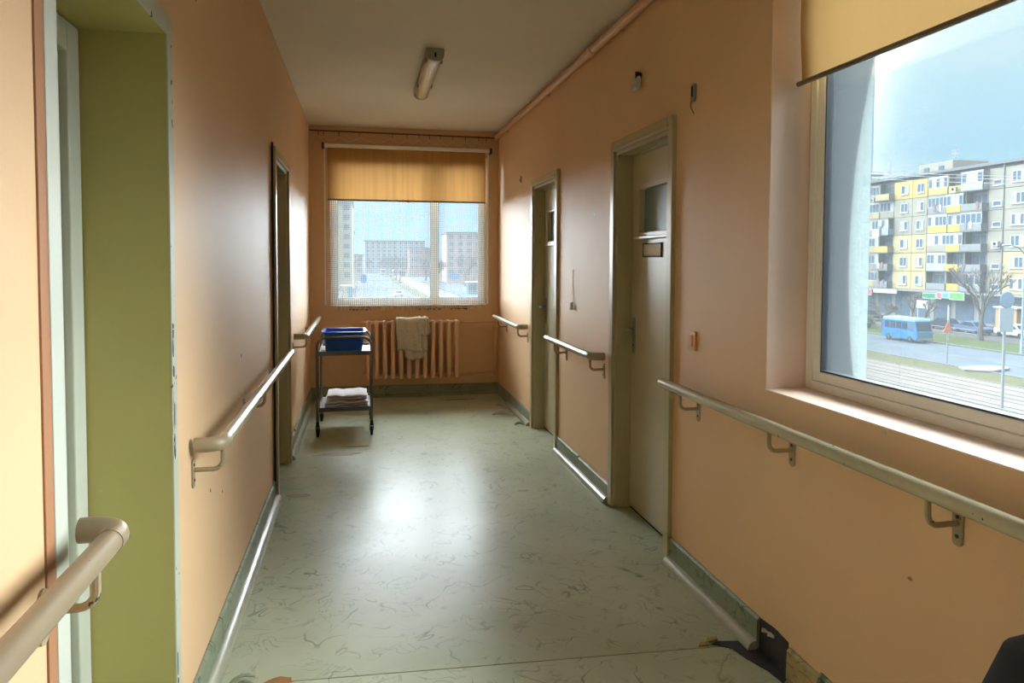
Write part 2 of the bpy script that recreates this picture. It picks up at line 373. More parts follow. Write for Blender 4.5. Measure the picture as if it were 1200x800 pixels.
# ------------------------------------------------------------------ skirting
def skirt_run(parent, side, ya, yb, mt=None, bead=True, step=.52, z1=.115):
    x = XL if side < 0 else XR; s = 1 if side < 0 else -1
    y = ya; mt = mt or mSkirt
    while y < yb - .01:
        y2 = min(yb, y + step * rnd.uniform(.75, 1.2)); y2 = yb if yb - y2 < .15 else y2
        zz = z1 + rnd.uniform(-.006, .006)
        MB().prism([(x, y + .0015, 0), (x + s * .016, y + .0015, 0), (x + s * .014, y + .0015, zz - .008), (x + s * .006, y + .0015, zz), (x, y + .0015, zz)], 5, (0, y2 - y - .003, 0)).build('skirting_board', mt, parent)
        y = y2
    if bead:
        pr = [(x + s * .014, 0), (x + s * .05, 0)] + [(x + s * (.018 + .032 * math.cos(a)), .036 * math.sin(a)) for a in [R(q) for q in (15, 32, 50, 70, 90)]] + [(x + s * .014, .036)]
        MB().prism([(p[0], ya, p[1]) for p in pr], 8, (0, yb - ya, 0)).build('floor_bead', mBead, parent, smooth='auto')
bl = struct('baseboard_left'); br = struct('baseboard_right'); bf = struct('baseboard_far'); bb = struct('baseboard_back')
skirt_run(bl, -1, 2.18, 4.392); skirt_run(bl, -1, 5.25, YF); skirt_run(bl, -1, Y0, 1.30)
skirt_run(br, 1, 2.335, 3.105); skirt_run(br, 1, 3.962, 5.108); skirt_run(br, 1, 5.96, 6.9); skirt_run(br, 1, 6.9, YF, bead=False)
skirt_run(br, 1, 1.98, 2.15, mSkirtOld, False, .09, .112); skirt_run(br, 1, Y0, 1.98, mSkirt, True)
x = XL
while x < XR - .01:
    x2 = min(XR, x + rnd.uniform(.5, .8)); x2 = XR if XR - x2 < .2 else x2
    MB().box(x + .001, x2 - .001, YF - .014, YF, 0, .118 + rnd.uniform(-.004, .004)).build('skirting_board', mSkirt, bf, bevel=.003); x = x2
MB().prism([(XL, YF - .014, 0), (XL, YF - .045, 0), (XL, YF - .036, .02), (XL, YF - .014, .03)], 4, (XR - XL, 0, 0)).build('floor_bead', mSkirt, bf)
MB().box(XL, XR, Y0, Y0 + .014, 0, .118).build('skirting_board', mSkirt, bb, bevel=.003)
# broken stretch of skirting: dark exposed backing, shards
dk = MB().prism([(XR, 2.15, 0), (XR, 2.16, .12), (XR, 2.24, .127), (XR, 2.333, .118), (XR, 2.335, 0)], 5, (-.005, 0, 0)).build('exposed_wall_backing', mDark, br)
MB().prism([(XR - .004, 2.335, .0005), (XR - .02, 2.40, .0005), (XR - .06, 2.405, .0005), (XR - .13, 2.418, .0005), (XR - .16, 2.40, .0005), (XR - .10, 2.36, .0005), (XR - .085, 2.29, .0005), (XR - .05, 2.2, .0005), (XR - .04, 2.12, .0005), (XR - .004, 2.10, .0005)], 10, (0, 0, .002)).build('exposed_floor_backing', mDark, br)
for (cx_, cy_, cz_, a_, s_) in ((XR - .15, 2.425, .006, .3, .07), (XR - .19, 2.405, .004, .1, .05), (XR - .03, 2.36, .012, 1.0, .04), (XR - .012, 2.29, .095, 1.4, .03), (XR - .012, 2.25, .10, 1.2, .035), (XR - .04, 2.1, .01, .9, .08), (XR - .05, 2.03, .012, 1.2, .07)):
    c, s1 = math.cos(a_), math.sin(a_); k = s_ / 2
    P = [(-k, -.008), (k * .6, -.012), (k, .004), (-.2 * k, .013)]
    MB().prism([(cx_ + p * c - q * s1, cy_ + p * s1 + q * c, cz_ - .003) for p, q in P], 4, (0, 0, .006)).build('skirting_shard', mSkirtOld if cz_ < .05 else mStripP, br)
# worn floor patches and lifted lino
def patch(x, y, sx, sy, mt, n=12, z=.0006):
    p = [(x + sx * math.cos(a) * rnd.uniform(.7, 1), y + sy * math.sin(a) * rnd.uniform(.6, 1), z) for a in [2 * math.pi * j / n for j in range(n)]]
    MB().prism(p, n, (0, 0, .0012)).build('worn_patch', mt, fl)
mWorn = M('worn_brown_lino', (132, 104, 76), .45, .15, 12)
patch(-.385, 4.45, .09, .035, mWorn); patch(-.28, 2.475, .055, .03, mSub); patch(.98, 7.24, .20, .035, mSub); patch(-.18, 5.35, .2, .05, mWorn); patch(-.05, 5.55, .12, .02, mWorn)
for (x0, y0, x1, y1, w_) in ((1.28, 5.99, 1.36, 5.97, .012), (1.16, 6.42, 1.30, 6.40, .012), (1.22, 6.5, 1.36, 6.32, .014), (1.28, 6.85, 1.38, 6.6, .012), (-.44, 2.47, -.36, 2.50, .006), (-.42, 2.45, -.35, 2.44, .006)):
    pts = [(x0 + (x1 - x0) * t, y0 + (y1 - y0) * t, .012 + .018 * math.sin(math.pi * t)) for t in (0, .25, .5, .75, 1)]
    MB().tube(pts, [w_ * .5, w_, w_, w_, w_ * .4], 5).build('lifted_lino_curl', mBead if x0 > 0 else mSkirt, fl)
# vertical bare cable / edge line beside each door on the wall
MB().cyl((XL + .012, 4.39, 0), (XL + .012, 4.39, 2.1), .006, 6).build('edge_bead', mHole, wl)

# ------------------------------------------------------------------ doors
def door_right(n, d):
    y0, y1, _, zt = d; dr = struct('door_%d' % n, (XR, (y0 + y1) / 2, 0))
    c = .055
    for (a, b, z0, z1) in ((y1 - .002, y1 + c, 0, zt + c), (y0 - c, y0 + .002, 0, zt + c), (y0 + .002, y1 - .002, zt - .002, zt + c)):
        MB().box(XR - .022, XR + .01, a, b, z0, z1).build('casing', mFrame, dr, bevel=.004)
    MB().box(XR - .028, XR - .018, y0 - .01, y1 + .01, zt + .004, zt + .016).build('casing_bead', mFrame, dr, bevel=.003)
    X1 = XR + .086
    for (a, b, z0, z1) in ((y1 - .024, y1 - .001, 0, zt), (y0 + .001, y0 + .024, 0, zt), (y0 + .024, y1 - .024, zt - .024, zt - .001)):
        MB().box(XR - .006, XR + .15, a, b, z0, z1).build('jamb', mFrame, dr, bevel=.003)
    MB().box(X1 - .012, X1 - .002, y0 + .024, y1 - .024, zt - .036, zt - .024).build('stop_bead', mFrame, dr)
    lf0, lf1 = y0 + .027, y1 - .028
    wy0, wy1, wz0, wz1 = (lf0 + lf1) / 2 - .215, (lf0 + lf1) / 2 + .215, 1.575, 1.815
    m = MB(); m.box(X1, X1 + .04, lf0, wy0, .012, zt - .028).box(X1, X1 + .04, wy1, lf1, .012, zt - .028).box(X1, X1 + .04, wy0, wy1, .012, wz0).box(X1, X1 + .04, wy0, wy1, wz1, zt - .028)
    lf = m.build('door_leaf', mLeaf, dr)
    MB().box(X1 + .022, X1 + .028, wy0, wy1, wz0, wz1).build('pane', mFrost, lf)
    MB().frame('x', X1 - .012, X1 + .006, (wy0 - .022, wy1 + .022, wz0 - .022, wz1 + .022), .024).build('pane_moulding', mLeaf, lf, bevel=.003)
    MB().box(X1 - .028, X1 + .004, wy0 - .03, wy1 + .03, wz0 - .036, wz0 - .02).build('pane_ledge', mLeaf, lf, bevel=.003)
    MB().box(X1 - .004, X1 + .001, lf1 - .062, lf1 - .022, .90, 1.10).build('lock_plate', mMetalW, dr, bevel=.002)
    p = [(X1, lf1 - .042, 1.035), (X1 - .045, lf1 - .042, 1.035)] + [(X1 - .052, lf1 - .05, 1.036), (X1 - .054, lf1 - .09, 1.036), (X1 - .052, lf1 - .15, 1.034)]
    MB().tube(p, .009, 8).build('door_handle', mMetalW, dr, smooth=True)
    MB().cyl((X1 - .006, lf1 - .042, .945), (X1, lf1 - .042, .945), .006, 8).build('keyhole', mHole, dr)
    if n == 1:
        py0, py1, pz0, pz1 = 3.455, 3.70, 1.44, 1.517
        MB().frame('x', X1 - .008, X1, (py0, py1, pz0, pz1), .007).build('name_plate_frame', mGreyD, dr, bevel=.001)
        MB().box(X1 - .004, X1 - .0005, py0 + .006, py1 - .006, pz0 + .006, pz1 - .006).build('name_card', mPaper, dr)
    MB().box(X1 + .004, X1 + .06, y0 + .024, y1 - .024, 0, .004).build('under_leaf_shade', mHole, dr)  # dark strip paints the shade in the gap below the leaf
door_right(1, D1); door_right(2, D2)
def door_left():
    y0, y1, _, zt = LD; dr = struct('door_3', (XL, (y0 + y1) / 2, 0)); c = .05
    for (a, b, z0, z1) in ((y1 - .002, y1 + c, 0, zt + c), (y0 - c, y0 + .002, 0, zt + c), (y0 + .002, y1 - .002, zt - .002, zt + c)):
        MB().box(XL - .01, XL + .03, a, b, z0, z1).build('casing', mFrame, dr, bevel=.004)
    for (a, b, z0, z1) in ((y1 - .024, y1 - .001, 0, zt), (y0 + .001, y0 + .024, 0, zt), (y0 + .024, y1 - .024, zt - .024, zt - .001)):
        MB().box(XL - .15, XL + .012, a, b, z0, z1).build('jamb', mFrame, dr, bevel=.003)
    lf = MB().box(XL - .14, XL - .10, y0 + .026, y1 - .026, .012, zt - .026).build('door_leaf', mLeaf, dr, bevel=.002)
    MB().tube([(XL - .1, y0 + .08, 1.035), (XL - .055, y0 + .08, 1.035), (XL - .05, y0 + .1, 1.035), (XL - .05, y0 + .19, 1.033)], .009, 8).build('door_handle', mMetalW, dr, smooth=True)
    MB().box(XL - .14, XL - .105, y0 + .024, y1 - .024, 0, .004).build('under_leaf_shade', mHole, dr)  # painted shade under the leaf, as on the right doors
door_left()
d4 = struct('door_4', (XL - .262, 1.76, 0))
MB().box(XL - .262, XL - .215, 2.05, 2.128, 0, 2.028).box(XL - .262, XL - .215, 1.392, 1.47, 0, 2.028).box(XL - .262, XL - .215, 1.47, 2.05, 1.95, 2.028).build('door_frame', mStripP, d4, bevel=.004)
MB().box(XL - .262, XL - .235, 1.473, 2.047, .01, 1.947).build('door_leaf', mStripP, d4, bevel=.003)
MB().tube([(XL - .236, 1.53, 1.03), (XL - .19, 1.53, 1.03), (XL - .186, 1.55, 1.03), (XL - .186, 1.65, 1.03)], .009, 8).build('door_handle', mMetalW, d4, smooth=True)

# ------------------------------------------------------------------ windows
def pvc_window(n, ax, plane, rect, splits, fr=.05, sa=.045, depth=.06, gm_=None):
    """PVC window; plane = inner face coordinate, grows outwards by depth"""
    a0, a1, z0, z1 = rect; w = struct('window_%d' % n, (plane, (a0 + a1) / 2, z0) if ax == 'x' else ((a0 + a1) / 2, plane, z0))
    MB().frame(ax, plane, plane + depth, rect, fr).build('window_frame', mPVC, w, bevel=.004)
    cuts = [a0 + fr] + splits + [a1 - fr]
    for i in range(len(cuts) - 1):
        p = cuts[i] + (.0 if i == 0 else .001); q = cuts[i+1] - (0 if i == len(cuts) - 2 else .001); r_ = (p, q, z0 + fr, z1 - fr)
        sa_ = MB().frame(ax, plane + .006, plane + depth - .01, r_, sa).build('sash', mPVC, w, bevel=.005)
        g = (p + sa, q - sa, z0 + fr + sa, z1 - fr - sa)
        MB().frame(ax, plane + .012, plane + depth - .016, (g[0] - .003, g[1] + .003, g[2] - .003, g[3] + .003), .008).build('gasket', mGasket, sa_)
        gm = MB()
        gm.box(plane + .03, plane + .034, g[0], g[1], g[2], g[3]) if ax == 'x' else gm.box(g[0], g[1], plane + .03, plane + .034, g[2], g[3])
        gm.build('pane', gm_ or mGlass, sa_)
    return w
XW = XR + .151
w1 = pvc_window(1, 'x', XW, (WR[0] + .005, WR[1] - .008, WR[2] + .002, WR[3] - .004), [], .035, .035)
w2 = pvc_window(2, 'y', YF + .07, (WF[0] + .002, WF[1] - .002, WF[2] + .002, WF[3] - .002), [.752], .03, .04, gm_=mGlassF)
added_window = pvc_window(3, 'y', Y0 - .13, (WK[0] + .002, WK[1] - .002, WK[2] + .002, WK[3] - .002), [.45], .03, .04)  # unseen window added behind the camera to light the corridor
mOut = M('exterior_render', (160, 176, 176), .9, .08, 40, .4, 70, spec=0)
for (a, b, c, d) in (WR,):
    # painted inner sill and reveals, rendered outer reveals
    ww = w1
    MB().box(XR - .006, XW + .004, a + .001, b - .001, c - .002, c + .004).build('inner_sill', mSill, ww, bevel=.002)
    MB().box(XR - .001, XW + .004, b - .005, b + .0005, c + .004, d - .001).build('reveal_lining', mSill, ww)
    MB().box(XW + .06, XR + .40, b - .012, b + .02, c - .03, d + .05).build('outer_reveal', mOut, ww)
    MB().box(XW + .06, XR + .40, a - .02, a + .012, c - .03, d + .05).build('outer_reveal', mOut, ww)
    MB().box(XW + .06, XR + .42, a, b, c - .02, c + .012).build('outer_sill', mMetalW, ww)
MB().box(WF[0] + .001, WF[1] - .001, YF - .012, YF + .072, WF[2] - .012, WF[2] + .004).build('inner_sill', mSill, w2, bevel=.003)

# ------------------------------------------------------------------ roller blind, right window
def roller(name, label, y0, y1, xb, zb, zt):
    t = thing(name, label, 'blind', (xb, (y0 + y1) / 2, zb))
    nn = 24
    def fn(u, v):
        z = zb + (zt - zb) * v; return (xb + .006 * math.sin(v * 7 + u * 1.5) * (1 - v) + .004 * math.sin(u * 9), y0 + (y1 - y0) * u, z)
    MB().grid(fn, nn, 14).build('blind_fabric', mBlindR, t, smooth=True)
    MB().tube([(xb + .002, y0 - .012, zb - .004), (xb + .002, y1 + .012, zb - .004)], .009, 10).build('bottom_bar', mBar, t, smooth='auto')
    MB().tube([(xb + .01, y0 - .005, zt + .01), (xb + .01, y1 + .005, zt + .01)], .024, 14).build('roller_tube', mBlindR, t, smooth='auto')
    return t
roller('roller_blind', 'amber fabric roller blind half lowered over the wide window above the long handrail', .88, 2.297, 1.512, 2.05, 2.55)
# far window: roller blind, net curtain, curtain rod
t = thing('roller_blind', 'mustard roller blind with cassette rail half lowered over the far window above the radiator', 'blind', (.47, YF - .05, 2.02))
MB().grid(lambda u, v: (-.336 + 1.61 * u, YF - .045 + .003 * math.sin(u * 40) , 2.03 + .52 * v), 60, 4).build('blind_fabric', mBlind, t, smooth=True)
MB().box(-.366, 1.318, YF - .065, YF - .004, 2.548, 2.585).build('cassette', mPVC, t, bevel=.006)
MB().box(-.39, -.366, YF - .07, YF, 2.535, 2.595).build('cassette_end', mRod, t, bevel=.004)
MB().box(1.318, 1.342, YF - .07, YF, 2.535, 2.595).build('cassette_end', mRod, t, bevel=.004)
MB().tube([(-.338, YF - .045, 2.026), (1.276, YF - .045, 2.026)], .009, 8).build('bottom_bar', mBar, t)
MB().cyl((.47, YF - .058, 2.016), (.47, YF - .045, 2.03), .012, 8).build('pull_tab', mBar, t)
MB().tube([(1.332, YF - .03, 2.54), (1.335, YF - .03, 1.2), (1.34, YF - .03, .82)], .0035, 5).build('pull_cord', mStripP, t)
MB().box(-.372, -.357, YF - .012, YF - .002, .96, 2.54).build('guide_rail', mPVC, t); MB().box(1.300, 1.314, YF - .012, YF - .002, .96, 2.54).build('guide_rail', mPVC, t)
t = thing('net_curtain', 'white fine net curtain hanging across the far window below the mustard blind', 'curtain', (.47, YF - .018, .91))
MB().grid(lambda u, v: (-.33 + 1.60 * u, YF - .020 + .006 * math.sin(u * 55) * (1 - .3 * v) + .003 * math.sin(u * 131), .945 + 1.58 * v), 150, 6).build('net_panel', mNet, t, smooth=True)
m = MB(); n = 96
for i in range(n):      # torn, scalloped hem with thread tufts
    u = (i + .5) / n; xx = -.33 + 1.60 * u; w_ = 1.60 / n * .46
    if rnd.random() < .25: continue
    hgt = rnd.uniform(.012, .05); m.box(xx - w_, xx + w_, YF - .022, YF - .019, .945 - hgt, .95)
tag(m.build('frayed_hem', mHem, t), kind='stuff')
for x0, x1 in ((-.12, .10), (.56, .83), (.92, 1.1)):
    for k in range(8):
        xx = x0 + (x1 - x0) * (k + rnd.random()) / 8
        MB().box(xx - .011, xx + .009, YF - .0245, YF - .022, .902 + rnd.uniform(0, .008), .912 + rnd.uniform(0, .006)).build('hem_stain', mRod, t)
t = thing('curtain_rod', 'thin brown curtain rod with hooks just under the ceiling above the far window', 'curtain rod', (.47, YF - .06, 2.70))
MB().tube([(XL + .01, YF - .06, 2.712), (XR - .005, YF - .06, 2.702)], .008, 8).build('rod', mRod, t)
for xx in (XL + .09, .45, XR - .12): MB().tube([(xx, YF - .001, 2.715), (xx, YF - .06, 2.71)], .006, 6).build('rod_bracket', mRod, t)
hx = [-.42, -.37, -.22, -.02, .31, .46, .58, .69, .80, .93, 1.06, 1.2, 1.28]
for xx in hx:
    MB().tube(arc((xx, YF - .06, 2.700), .016, R(100), R(-200), (0, 1, 0), (0, 0, 1), 8) + [Vector((xx, YF - .055, 2.66))], .0028, 5).build('hook', mRod, t)
pts = []
for a, b in zip(hx[:-1], hx[1:]):
    for k in range(5):
        q = k / 5; pts.append((a + (b - a) * q, YF - .05, 2.66 - .05 * math.sin(math.pi * q) * min(1, (b - a) / .12)))
MB().tube(pts, .0035, 5).build('hanging_cord', mHem, t)

# ------------------------------------------------------------------ ceiling pipe on the right wall
t = thing('ceiling_pipe', 'peach painted pipe running along the right wall just under the ceiling', 'pipe', (XR - .035, 2, 2.70))
MB().tube([(XR - .031, Y0 + .01, 2.712), (XR - .031, YF - .005, 2.712)], .026, 12).build('pipe', mPipe, t, smooth='auto')
MB().tube([(XR - .031, 4.25, 2.712), (XR - .031, 4.33, 2.712)], .0305, 12).build('coupling', mPipe, t, smooth='auto')
for y in (.6, 2.2, 3.8, 5.4, 7.0): MB().box(XR - .03, XR, y, y + .018, 2.684, 2.74).build('pipe_clip', mPipe, t)

# ------------------------------------------------------------------ ceiling lamp
LX, LY0, LY1 = .465, 4.64, 5.80
t = thing('ceiling_lamp', 'fluorescent ceiling lamp with prismatic diffuser and grey end cap, switched off', 'lamp', (LX, (LY0 + LY1) / 2, ZC - .09))
MB().box(LX - .056, LX + .056, LY0 + .01, LY1 - .01, ZC - .046, ZC).build('housing', mLampH, t, bevel=.006)
pr = [(LX - .05, ZC - .044)] + [(LX + .05 * math.cos(a), ZC - .046 - .036 * math.sin(a)) for a in [R(q) for q in range(180, -1, -20)]] + [(LX + .05, ZC - .044)]
MB().prism([(p[0], LY0 + .045, p[1]) for p in pr], len(pr), (0, LY1 - LY0 - .09, 0)).build('diffuser', mDiff, t, smooth='auto')
for a in (LY0, LY1 - .05):
    pr = [(LX - .058, ZC - .001)] + [(LX + .056 * math.cos(q_), ZC - .044 - .040 * math.sin(q_)) for q_ in [R(q) for q in range(180, -1, -20)]] + [(LX + .058, ZC - .001)]
    e_ = MB().prism([(p[0], a, p[1]) for p in pr], len(pr), (0, .05, 0)).build('end_cap', mLampE, t, smooth='auto', bevel=.003)
    MB().box(LX - .006, LX + .006, a - .002 if a == LY0 else a + .05, a if a == LY0 else a + .052, ZC - .06, ZC - .03).build('cap_slot', mHole, e_)
for y in (4.75, 5.45):
    for s in (-1, 1): MB().box(LX + s * .052 - .006, LX + s * .052 + .006, y, y + .03, ZC - .066, ZC - .035).build('clip', mLampE, t, bevel=.002)

# ------------------------------------------------------------------ handrails
def handrail(label, side, y0, y1, z, off=.09, near_elbow=False, brackets=(), mt=None, r=.0215, far_cap=True):
    xw = XL if side < 0 else XR; s = 1 if side < 0 else -1; xr_ = xw + s * off; mt = mt or mRail
    t = thing('handrail', label, 'handrail', (xw, (y0 + y1) / 2, z))
    yb = y1 if near_elbow == 'far' else y0
    if near_elbow:
        k = .045; d = 1 if near_elbow == 'near' else -1       # end turns towards the wall
        P = [Vector((xw + s * .012, yb, z)), Vector((xr_ - s * k, yb, z))] + arc((xr_ - s * k, yb + d * k, z), k, R(-90), 0, (s, 0, 0), (0, d, 0), 6)[1:]
        other = y1 if d > 0 else y0
        E = P + [Vector((xr_, yb + d * .07, z))]
        MB().tube(E, [r * 1.07] * len(E), 16).build('rail_elbow', mt if mt is mRailN else mBrk, t, smooth='auto')  # darker colour on cream rails paints in the shading of the bend
        MB().tube([(xw + s * .0115, yb, z), (xw + s * .0125, yb, z)], r * .85, 14).build('elbow_hole', mHole, t)
        MB().tube([(xr_, yb + d * .06, z), (xr_, other, z)], r, 16).build('rail_tube', mt, t, smooth='auto')
    else:
        MB().tube([(xr_, y0, z), (xr_, y1 - .004, z), (xr_, y1, z)], [r, r, r * .75], 16).build('rail_tube', mt, t, smooth='auto')
    for y in brackets:
        zp = z - .083
        b = MB().tube([(xw, y, zp), (xr_ - s * .028, y, zp)] + arc((xr_ - s * .028, y, zp + .028), .028, R(-90), 0, (s, 0, 0), (0, 0, 1), 5)[1:] + [Vector((xr_, y, z - r * .8))], .0075, 8).build('bracket', mBrk, t, smooth='auto')
        pl = [(xw, y + .017 * math.cos(a), zp - .01 + (.03 if math.sin(a) >= 0 else -.03) + .017 * math.sin(a)) for a in [2 * math.pi * i / 14 for i in range(14)]]
        MB().prism(pl if s > 0 else pl[::-1], 14, (s * .005, 0, 0)).build('wall_plate', mBrk, b)
        for dz in (-.032, .016): MB().cyl((xw + s * .004, y, zp + dz), (xw + s * .0075, y, zp + dz), .005, 8).build('screw', mGreyD, b)
    return t
handrail('thick taupe handrail with chipped paint ending in a bend at the green opening', -1, -.6, 1.425, .925, .083, 'far', (1.29, .35), mRailN, .0215)
handrail('handrail between the green opening and the left door, its near end bent to the wall', -1, 2.335, 4.57, .85, .09, 'near', (2.36, 3.35, 4.25))
handrail('short handrail on the left wall beside the steel trolley', -1, 5.62, 7.36, .84, .10, 'near', (5.66, 6.9))
handrail('long cream handrail with chipped paint below the wide window', 1, -.7, 3.045, .868, .09, False, (2.849, 2.158, 1.467, .72, 0.0))
handrail('short handrail between the two doors of the right wall', 1, 4.06, 5.13, .852, .09, 'near', (4.09, 4.90))
handrail('short handrail on the right wall beside the radiator pipes', 1, 6.09, 7.27, .843, .09, 'near', (6.12, 7.05))

# ------------------------------------------------------------------ small wall fittings
t = thing('light_switch', 'peach plastic light switch on the wall beside the door with the name plate', 'switch', (XR, 2.915, 1.03))
MB().box(XR - .01, XR, 2.878, 2.955, 1.03, 1.115).build('switch_plate', mSwitch, t, bevel=.003); MB().box(XR - .016, XR - .009, 2.898, 2.935, 1.048, 1.098).build('rocker', mSwitch, t, bevel=.002)
t = thing('junction_box', 'round grey broken wall box high above the door with the name plate', 'wall box', (XR, 3.58, 2.31))
MB().box(XR - .03, XR, 3.545, 3.625, 2.308, 2.395).build('box_lid', mBox, t, bevel=.014, seg=3)
MB().prism([(XR - .031, 3.54, 2.385), (XR - .031, 3.56, 2.40), (XR - .031, 3.556, 2.36)], 3, (.031, 0, 0)).build('broken_gap', mHole, t)
t = thing('wall_bracket', 'small grey metal bracket with a loose wire high beside the door frame', 'bracket', (XR, 2.94, 2.10))
MB().box(XR - .012, XR, 2.918, 2.952, 2.115, 2.19).build('bracket_plate', mMetalW, t, bevel=.003)
MB().box(XR - .0135, XR - .011, 2.926, 2.940, 2.135, 2.18).build('bracket_slot', mHole, t)
MB().tube([(XR - .01, 2.945, 2.125), (XR - .02, 2.93, 2.09), (XR - .006, 2.925, 2.06)], .0022, 5).build('wire', mBar, t)
t = thing('wall_socket', 'small dark round wall fitting between the far door and the far window', 'wall fitting', (XR, 6.40, 2.13))
MB().box(XR - .012, XR, 6.385, 6.425, 2.125, 2.185).build('fitting_body', mBox, t, bevel=.004); MB().cyl((XR - .014, 6.405, 2.15), (XR - .011, 6.405, 2.15), .013, 10).build('fitting_hole', mHole, t)
t = thing('hook_with_cord', 'small white toggle hanging on a thin cord from the wall between the doors', 'cord', (XR, 4.74, 1.08))
MB().tube([(XR - .004, 4.74, 1.36), (XR - .005, 4.742, 1.22), (XR - .006, 4.738, 1.13)], .002, 5).build('cord', mStripP, t)
MB().tube([(XR - .015, 4.738, 1.135), (XR - .015, 4.738, 1.085)], [.009, .014], 8).build('toggle', mStripP, t)

# ------------------------------------------------------------------ radiator and its pipes
RY = YF - .125
rad = thing('radiator', 'peach painted cast iron column radiator under the far window', 'radiator', (.5, RY, .18))
sec = None
for i in range(12):
    x = .955 - i * .0813
    if sec is None:
        m = MB()
        for dy in (-.045, .045):
            m.tube([(x, RY + dy, .23), (x, RY + dy, .30), (x, RY + dy, .72), (x, RY + dy, .785)], [.021, .0165, .0165, .021], 10)
        for z in (.235, .78):
            m.tube([(x, RY - .062, z), (x, RY - .05, z), (x, RY + .05, z), (x, RY + .062, z)], [.012, .026, .026, .012], 10)
            m.tube([(x - .0405, RY, z), (x + .0405, RY, z)], .021, 10)
        m.box(x - .011, x + .011, RY - .05, RY + .05, .25, .77)
        m.tube([(x, RY - .05, .215), (x, RY - .056, .26), (x, RY - .056, .75), (x, RY - .05, .80)], [.018, .0225, .0225, .020], 12)
        m.tube([(x, RY, .24), (x, RY, .77)], .018, 8)
        sec = m.build('radiator_section', mRad, rad, smooth='auto', bevel=.002, seg=1); x_first = x
    else:
        c = sec.copy(); COL.objects.link(c); c.parent = rad; c.location = sec.location + Vector((x - x_first, 0, 0))
for x in (.06 - .03 , .955):    # wall brackets hold it
    MB().box(x - .03, x - .015, RY, YF, .26, .29).build('wall_bracket', mRad, rad)
MB().tube([(.02, RY, .785), (-.005, RY, .785)], [.016, .010], 8).build('air_vent', mRad, rad)
MB().tube([(.99, RY, .785), (1.06, RY, .775), (1.385, RY + .06, .775)], .012, 8).build('supply_pipe', mPipe, rad, smooth='auto')
MB().tube([(.99, RY, .235), (1.06, RY, .24), (1.385, RY + .06, .245)], .012, 8).build('return_pipe', mPipe, rad, smooth='auto')
MB().tube([(1.385, RY + .06, .20), (1.385, RY + .06, .80)], .013, 8).build('riser_pipe', mPipe, rad, smooth='auto')
for z in (.785, .235): MB().tube([(.99, RY, z), (1.02, RY, z)], .020, 8).build('union_nut', mPipe, rad)

# cloth over the radiator
t = thing('hanging_towel', 'grey beige towel draped over the radiator', 'towel', (.49, RY, .42))
def drape(x0, x1, zf, yo, sk, ph):
    def fn(u, v):
        # v: 0 front hem -> 1 back hem, over the top
        L1 = .805 - zf; tot = L1 + .13 + .16; s = v * tot; x = x0 + (x1 - x0) * u + sk * max(0, (L1 - s)) 
        wv = .007 * math.sin(u * 9 + ph) * (1 if s < L1 else .4) + .006 * math.sin(u * 21 + s * 9 + ph)
        if s < L1: return (x + .008 * math.sin(s * 17 + ph), RY - .100 - yo + wv, zf + s + .012 * math.sin(u * 6 + ph))
        if s < L1 + .13:
            a = (s - L1) / .13; return (x, RY - .100 - yo + (.19 + yo) * a + wv * (1 - a), .822 + .012 * math.sin(math.pi * a) + yo * .6 + .004 * math.sin(u * 11))
        return (x, RY + .09 + wv * .3, .815 - (s - L1 - .13))
    return fn
MB().grid(drape(.335, .64, .50, .006, .03, .4), 26, 30).build('towel_cloth', mCloth, t, smooth=True, solid=.006)
MB().grid(drape(.385, .58, .42, .0, .10, 2.2), 20, 30).build('inner_fold', mCloth, t, smooth=True, solid=.006)
MB().grid(drape(.56, .66, .66, .014, .02, 1.3), 10, 24).build('side_fold', mCloth, t, smooth=True, solid=.006)

# ------------------------------------------------------------------ trolley
CX0, CX1, CY0, CY1 = -.352, .072, 5.88, 6.46
cart = thing('trolley', 'two tier steel service trolley on black casters in front of the radiator', 'trolley', ((CX0 + CX1) / 2, (CY0 + CY1) / 2, 0))
for y in (CY0, CY1):
    k = .07; zt = .80
    P = [Vector((CX0, y, .115)), Vector((CX0, y, zt - k))] + arc((CX0 + k, y, zt - k), k, R(180), R(90), (1, 0, 0), (0, 0, 1), 6)[1:] + arc((CX1 - k, y, zt - k), k, R(90), 0, (1, 0, 0), (0, 0, 1), 6) + [Vector((CX1, y, .115))]
    MB().tube(P, .0115, 10).build('leg_frame', mSteel, cart, smooth='auto')
for z in (.668, .218):
    sh = MB().box(CX0 + .012, CX1 - .012, CY0 + .01, CY1 - .01, z, z + .004).build('shelf', mTray, cart)
    MB().box(CX0 + .008, CX0 + .014, CY0, CY1, z - .012, z + .022).box(CX1 - .014, CX1 - .008, CY0, CY1, z - .012, z + .022).box(CX0 + .008, CX1 - .008, CY0 - .003, CY0 + .006, z - .012, z + .022).box(CX0 + .008, CX1 - .008, CY1 - .006, CY1 + .003, z - .012, z + .022).build('shelf_rim', mSteel, sh, bevel=.002)
for x in (CX0, CX1):
    for y in (CY0, CY1):
        c = MB().cyl((x, y, .085), (x, y, .125), .013, 10).build('caster', mRub, cart)
        MB().prism([(x - .016, y - .012, .095), (x - .016, y + .018, .095), (x - .016, y + .03, .045), (x - .016, y + .012, .04)], 4, (.004, 0, 0)).prism([(x + .012, y - .012, .095), (x + .012, y + .018, .095), (x + .012, y + .03, .045), (x + .012, y + .012, .04)], 4, (.004, 0, 0)).box(x - .016, x + .016, y - .012, y + .018, .088, .096).build('fork', mRub, c)
        MB().lathe([(.001, -.011), (.03, -.011), (.038, -.007), (.038, .007), (.03, .011), (.001, .011)], (x, y + .022, .038), 'x', 20).build('wheel', mRub, c, smooth='auto')
